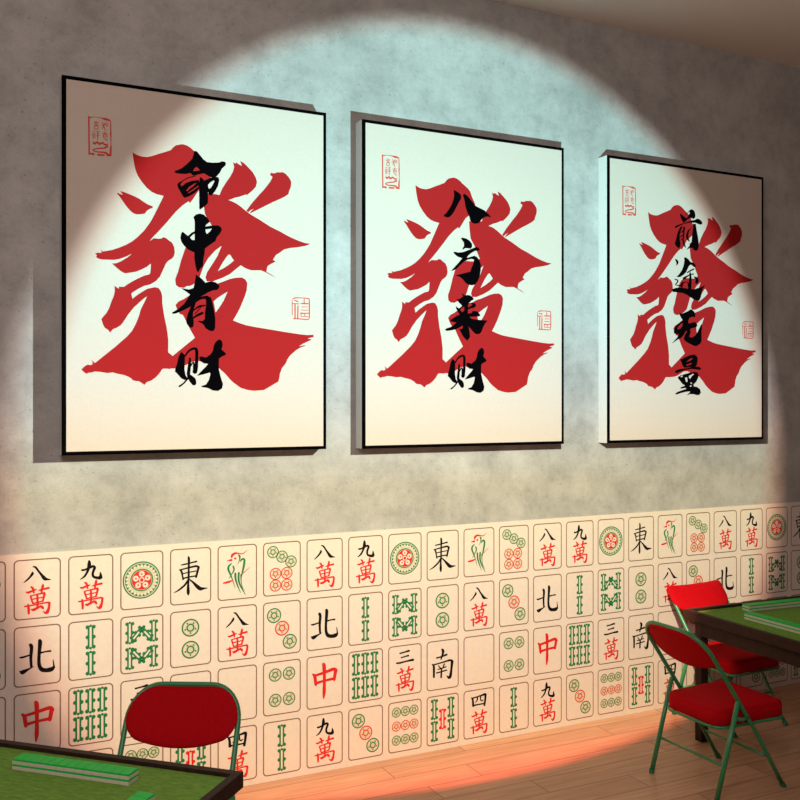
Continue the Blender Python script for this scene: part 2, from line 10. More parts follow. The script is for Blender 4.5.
SEAL = [[[1154,1759,1157,1977,1161,2289,1164,2604,1167,2928,1169,3255,1170,3485,1181,3511,1208,3519,1234,3504,1245,3475,1241,3246,1235,2919,1231,2595,1229,2279,1228,1967,1228,1749,1217,1723,1191,1715,1164,1730]],[[1252,1821,1299,1800,1366,1773,1430,1752,1486,1747,1540,1748,1594,1752,1649,1756,1703,1763,1757,1773,1810,1793,1863,1816,1918,1834,1975,1838,2028,1836,2067,1835,2093,1840,2116,1849,2133,1857,2151,1862,2168,1851,2175,1832,2168,1814,2156,1798,2135,1773,2098,1750,2050,1736,1997,1726,1945,1721,1890,1719,1830,1721,1770,1721,1712,1720,1655,1718,1599,1717,1543,1718,1487,1721,1429,1727,1361,1738,1291,1752,1242,1762,1223,1777,1219,1801,1231,1819]],[[2139,1838,2141,2018,2143,2198,2144,2378,2153,2398,2175,2404,2195,2392,2203,2369,2196,2190,2189,2010,2181,1831,2175,1817,2160,1813,2145,1821]],[[2129,2380,2140,2528,2155,2734,2164,2898,2159,2965,2148,2989,2136,3038,2125,3153,2115,3291,2107,3390,2119,3424,2151,3436,2184,3420,2200,3386,2204,3287,2209,3149,2212,3035,2208,2988,2202,2962,2197,2894,2199,2728,2202,2519,2205,2368,2193,2342,2166,2335,2139,2351]],[[1209,3475,1268,3488,1327,3501,1387,3515,1427,3501,1450,3462,1441,3421,1406,3402,1344,3406,1282,3410,1219,3414,1198,3422,1186,3443,1190,3465]],[[1594,3511,1683,3503,1772,3496,1862,3489,1889,3476,1902,3447,1892,3420,1866,3410,1777,3412,1688,3413,1599,3415,1566,3430,1551,3465,1562,3498]],[[2021,3485,2067,3481,2114,3476,2160,3472,2191,3461,2209,3431,2202,3399,2174,3384,2131,3374,2087,3364,2043,3354,1996,3370,1970,3415,1981,3463]],[[1397,2030,1475,2018,1552,2005,1630,1993,1643,1985,1649,1970,1643,1957,1629,1954,1551,1966,1474,1979,1396,1991,1383,1999,1378,2014,1384,2026]],[[1488,1923,1488,1980,1488,2038,1488,2096,1493,2109,1506,2113,1520,2105,1525,2091,1525,2033,1525,1975,1525,1918,1520,1905,1506,1901,1493,1908]],[[1421,2130,1485,2117,1550,2104,1614,2091,1624,2085,1628,2073,1623,2063,1612,2061,1548,2074,1483,2087,1419,2100,1409,2106,1405,2118,1410,2128]],[[1439,2178,1489,2165,1555,2149,1593,2148,1597,2172,1587,2221,1569,2256,1538,2272,1493,2280,1464,2276,1455,2252,1453,2205,1453,2169,1448,2158,1436,2154,1425,2161,1420,2174,1420,2210,1422,2263,1442,2305,1489,2315,1544,2306,1591,2279,1618,2229,1630,2168,1613,2118,1555,2114,1485,2131,1434,2144,1423,2152,1420,2166,1426,2176]],[[1364,2428,1394,2422,1424,2416,1454,2410,1464,2403,1468,2392,1463,2382,1452,2380,1422,2386,1392,2392,1362,2398,1352,2405,1349,2416,1354,2426]],[[1397,2471,1397,2564,1397,2656,1397,2748,1401,2760,1413,2763,1425,2757,1430,2744,1430,2652,1430,2559,1430,2467,1425,2455,1413,2452,1401,2458]],[[1344,2505,1344,2577,1344,2649,1344,2720,1348,2729,1357,2731,1365,2727,1369,2717,1369,2645,1369,2574,1369,2502,1365,2494,1357,2491,1348,2496]],[[1457,2481,1457,2556,1457,2631,1457,2706,1461,2715,1470,2718,1479,2713,1482,2703,1482,2628,1482,2553,1482,2478,1479,2469,1470,2466,1461,2471]],[[1532,2424,1575,2411,1617,2397,1659,2384,1669,2376,1671,2364,1665,2356,1654,2354,1612,2368,1569,2381,1527,2395,1518,2402,1515,2414,1521,2423]],[[1549,2526,1585,2516,1622,2505,1659,2495,1668,2488,1671,2476,1665,2467,1654,2465,1618,2476,1581,2486,1544,2497,1535,2504,1532,2515,1538,2525]],[[1524,2616,1573,2605,1622,2594,1671,2584,1681,2577,1684,2566,1679,2556,1669,2554,1620,2565,1571,2575,1522,2586,1512,2593,1509,2604,1514,2614]],[[1571,2380,1569,2513,1567,2646,1564,2779,1570,2793,1583,2797,1596,2790,1602,2775,1604,2642,1606,2509,1608,2375,1603,2362,1590,2358,1577,2365]],[[1773,1944,1781,1966,1794,2000,1813,2050,1844,2132,1882,2231,1909,2301,1917,2310,1930,2309,1940,2299,1940,2285,1915,2214,1878,2115,1848,2032,1829,1982,1816,1948,1808,1926,1798,1916,1784,1918,1773,1929]],[[1909,1919,1867,2017,1824,2115,1782,2214,1781,2227,1790,2236,1803,2235,1812,2225,1855,2127,1897,2028,1940,1930,1940,1916,1932,1908,1919,1909]],[[1742,2095,1808,2078,1874,2060,1940,2042,1950,2035,1953,2023,1947,2014,1936,2012,1870,2030,1804,2048,1738,2066,1728,2073,1726,2084,1731,2094]],[[1967,1962,1986,1956,2010,1951,2019,1954,2023,1987,2020,2038,2012,2073,2002,2082,1987,2084,1979,2079,1975,2043,1977,1987,1980,1946,1976,1935,1966,1932,1955,1937,1950,1948,1948,1990,1946,2048,1951,2094,1978,2114,2012,2110,2038,2084,2049,2038,2052,1982,2045,1937,2016,1920,1984,1927,1963,1932,1953,1939,1950,1951,1956,1960]],[[1799,2466,1866,2450,1933,2435,2000,2420,2012,2412,2015,2399,2009,2388,1997,2385,1930,2401,1862,2416,1795,2432,1784,2439,1780,2452,1786,2463]],[[1881,2369,1881,2403,1881,2438,1881,2473,1886,2485,1898,2488,1910,2482,1914,2469,1914,2434,1914,2399,1914,2364,1910,2353,1898,2349,1886,2356]],[[1832,2526,1893,2512,1955,2499,2017,2485,2027,2478,2030,2467,2025,2457,2014,2455,1952,2469,1891,2482,1829,2496,1819,2502,1816,2514,1821,2523]],[[1832,2595,1890,2583,1948,2571,2006,2560,2016,2553,2020,2541,2015,2532,2004,2529,1946,2541,1888,2553,1829,2565,1819,2572,1816,2583,1821,2593]],[[1821,2506,1825,2556,1830,2605,1834,2654,1840,2665,1852,2668,1864,2660,1867,2647,1863,2598,1858,2548,1854,2499,1848,2488,1836,2486,1824,2493]],[[1975,2476,1977,2526,1979,2575,1982,2625,1987,2636,1999,2639,2011,2632,2015,2619,2013,2569,2011,2520,2009,2470,2003,2459,1991,2456,1979,2463]],[[1876,2674,1895,2696,1923,2727,1955,2752,1991,2759,2023,2756,2045,2753,2056,2748,2060,2737,2057,2727,2046,2723,2026,2723,1998,2722,1975,2716,1951,2696,1925,2667,1906,2645,1893,2640,1879,2646,1872,2660]],[[1363,2943,1379,2966,1409,3001,1471,3017,1523,2973,1555,2926,1562,2913,1558,2924,1580,2969,1639,3008,1711,2983,1765,2944,1793,2927,1807,2935,1838,2966,1888,2993,1950,2983,2007,2961,2045,2945,2060,2931,2063,2911,2052,2896,2033,2895,1995,2907,1944,2921,1908,2924,1888,2906,1859,2867,1801,2840,1731,2864,1676,2900,1654,2913,1648,2904,1621,2865,1564,2834,1504,2873,1466,2920,1455,2934,1463,2929,1446,2906,1431,2885,1404,2871,1373,2882,1356,2912]],[[1929,3031,1958,3042,1987,3058,1969,3013,1961,3017,1916,3057,1857,3092,1781,3112,1686,3126,1593,3145,1495,3174,1399,3208,1336,3251,1360,3312,1427,3341,1507,3361,1599,3365,1704,3360,1793,3360,1858,3368,1908,3379,1942,3391,1968,3406,1994,3429,2014,3448,2033,3460,2055,3453,2068,3432,2064,3410,2052,3382,2030,3340,1988,3303,1933,3289,1872,3288,1801,3290,1708,3295,1605,3301,1519,3300,1447,3286,1390,3265,1378,3273,1413,3258,1505,3229,1600,3205,1689,3189,1784,3176,1871,3159,1948,3130,2013,3095,2062,3042,2016,2974,1966,2985,1934,2996,1921,3001,1915,3013,1918,3025]],[[11127,9694,11153,9683,11189,9669,11236,9657,11297,9646,11374,9637,11472,9631,11612,9631,11772,9634,11895,9643,11950,9647,11954,9646,11963,9686,11970,9787,11966,9926,11963,10080,11967,10260,11972,10451,11963,10594,11946,10652,11927,10661,11867,10668,11756,10670,11613,10660,11475,10651,11346,10651,11225,10654,11141,10656,11121,10663,11113,10682,11120,10700,11139,10707,11223,10707,11344,10707,11470,10709,11607,10716,11752,10724,11869,10720,11941,10710,11991,10677,12018,10600,12031,10450,12032,10256,12030,10077,12031,9924,12029,9783,12018,9677,12003,9620,11965,9597,11902,9591,11777,9584,11614,9584,11473,9586,11374,9586,11293,9588,11225,9595,11168,9614,11129,9638,11105,9655,11093,9669,11095,9686,11109,9696]],[[11047,9721,11046,9759,11046,9819,11047,9920,11048,10104,11051,10329,11053,10491,11059,10505,11074,10510,11089,10503,11095,10489,11093,10327,11091,10102,11089,9918,11087,9817,11084,9756,11083,9718,11077,9707,11064,9702,11052,9708]],[[11187,9781,11247,9797,11307,9812,11367,9827,11392,9823,11408,9803,11405,9780,11385,9766,11324,9754,11263,9743,11202,9731,11181,9734,11168,9750,11171,9770]],[[11094,9941,11204,9941,11315,9940,11426,9940,11443,9933,11451,9917,11445,9901,11428,9894,11317,9894,11206,9895,11096,9895,11079,9902,11071,9918,11077,9934]],[[11191,9971,11191,10199,11191,10428,11191,10656,11201,10678,11224,10687,11248,10677,11258,10654,11258,10425,11258,10196,11258,9968,11248,9946,11224,9938,11201,9948]],[[11348,10026,11343,10234,11338,10442,11333,10650,11342,10672,11366,10681,11390,10672,11400,10649,11405,10441,11410,10233,11415,10024,11406,10002,11382,9994,11359,10003]],[[11691,9661,11691,9728,11691,9795,11691,9862,11698,9878,11716,9884,11733,9876,11740,9860,11740,9793,11740,9726,11740,9659,11733,9643,11716,9637,11698,9645]],[[11557,9928,11681,9925,11805,9921,11929,9917,11953,9907,11963,9885,11953,9863,11930,9854,11806,9858,11682,9862,11558,9865,11534,9875,11524,9898,11534,9920]],[[11579,10085,11686,10079,11792,10072,11899,10065,11912,10060,11917,10047,11911,10035,11898,10031,11792,10038,11685,10044,11578,10051,11566,10057,11561,10069,11566,10081]],[[11563,10244,11675,10242,11786,10240,11898,10238,11914,10232,11920,10217,11914,10203,11899,10198,11787,10202,11675,10205,11564,10209,11551,10215,11545,10227,11550,10239]],[[11536,10422,11589,10422,11667,10420,11746,10417,11826,10409,11907,10400,11962,10394,11981,10384,11987,10364,11978,10347,11957,10342,11902,10350,11823,10360,11746,10365,11671,10362,11596,10354,11543,10348,11514,10357,11500,10383,11509,10410]],[[11548,10568,11675,10566,11802,10564,11929,10562,11944,10556,11951,10541,11945,10527,11930,10522,11802,10526,11675,10530,11549,10534,11536,10539,11530,10551,11535,10563]],[[11521,10401,11523,10449,11525,10498,11527,10547,11533,10558,11546,10563,11559,10557,11564,10544,11562,10495,11560,10447,11558,10398,11552,10386,11539,10382,11526,10388]],[[11725,10378,11726,10431,11727,10485,11728,10538,11733,10550,11746,10555,11759,10549,11764,10537,11765,10483,11766,10429,11767,10376,11761,10362,11746,10357,11731,10363]]]
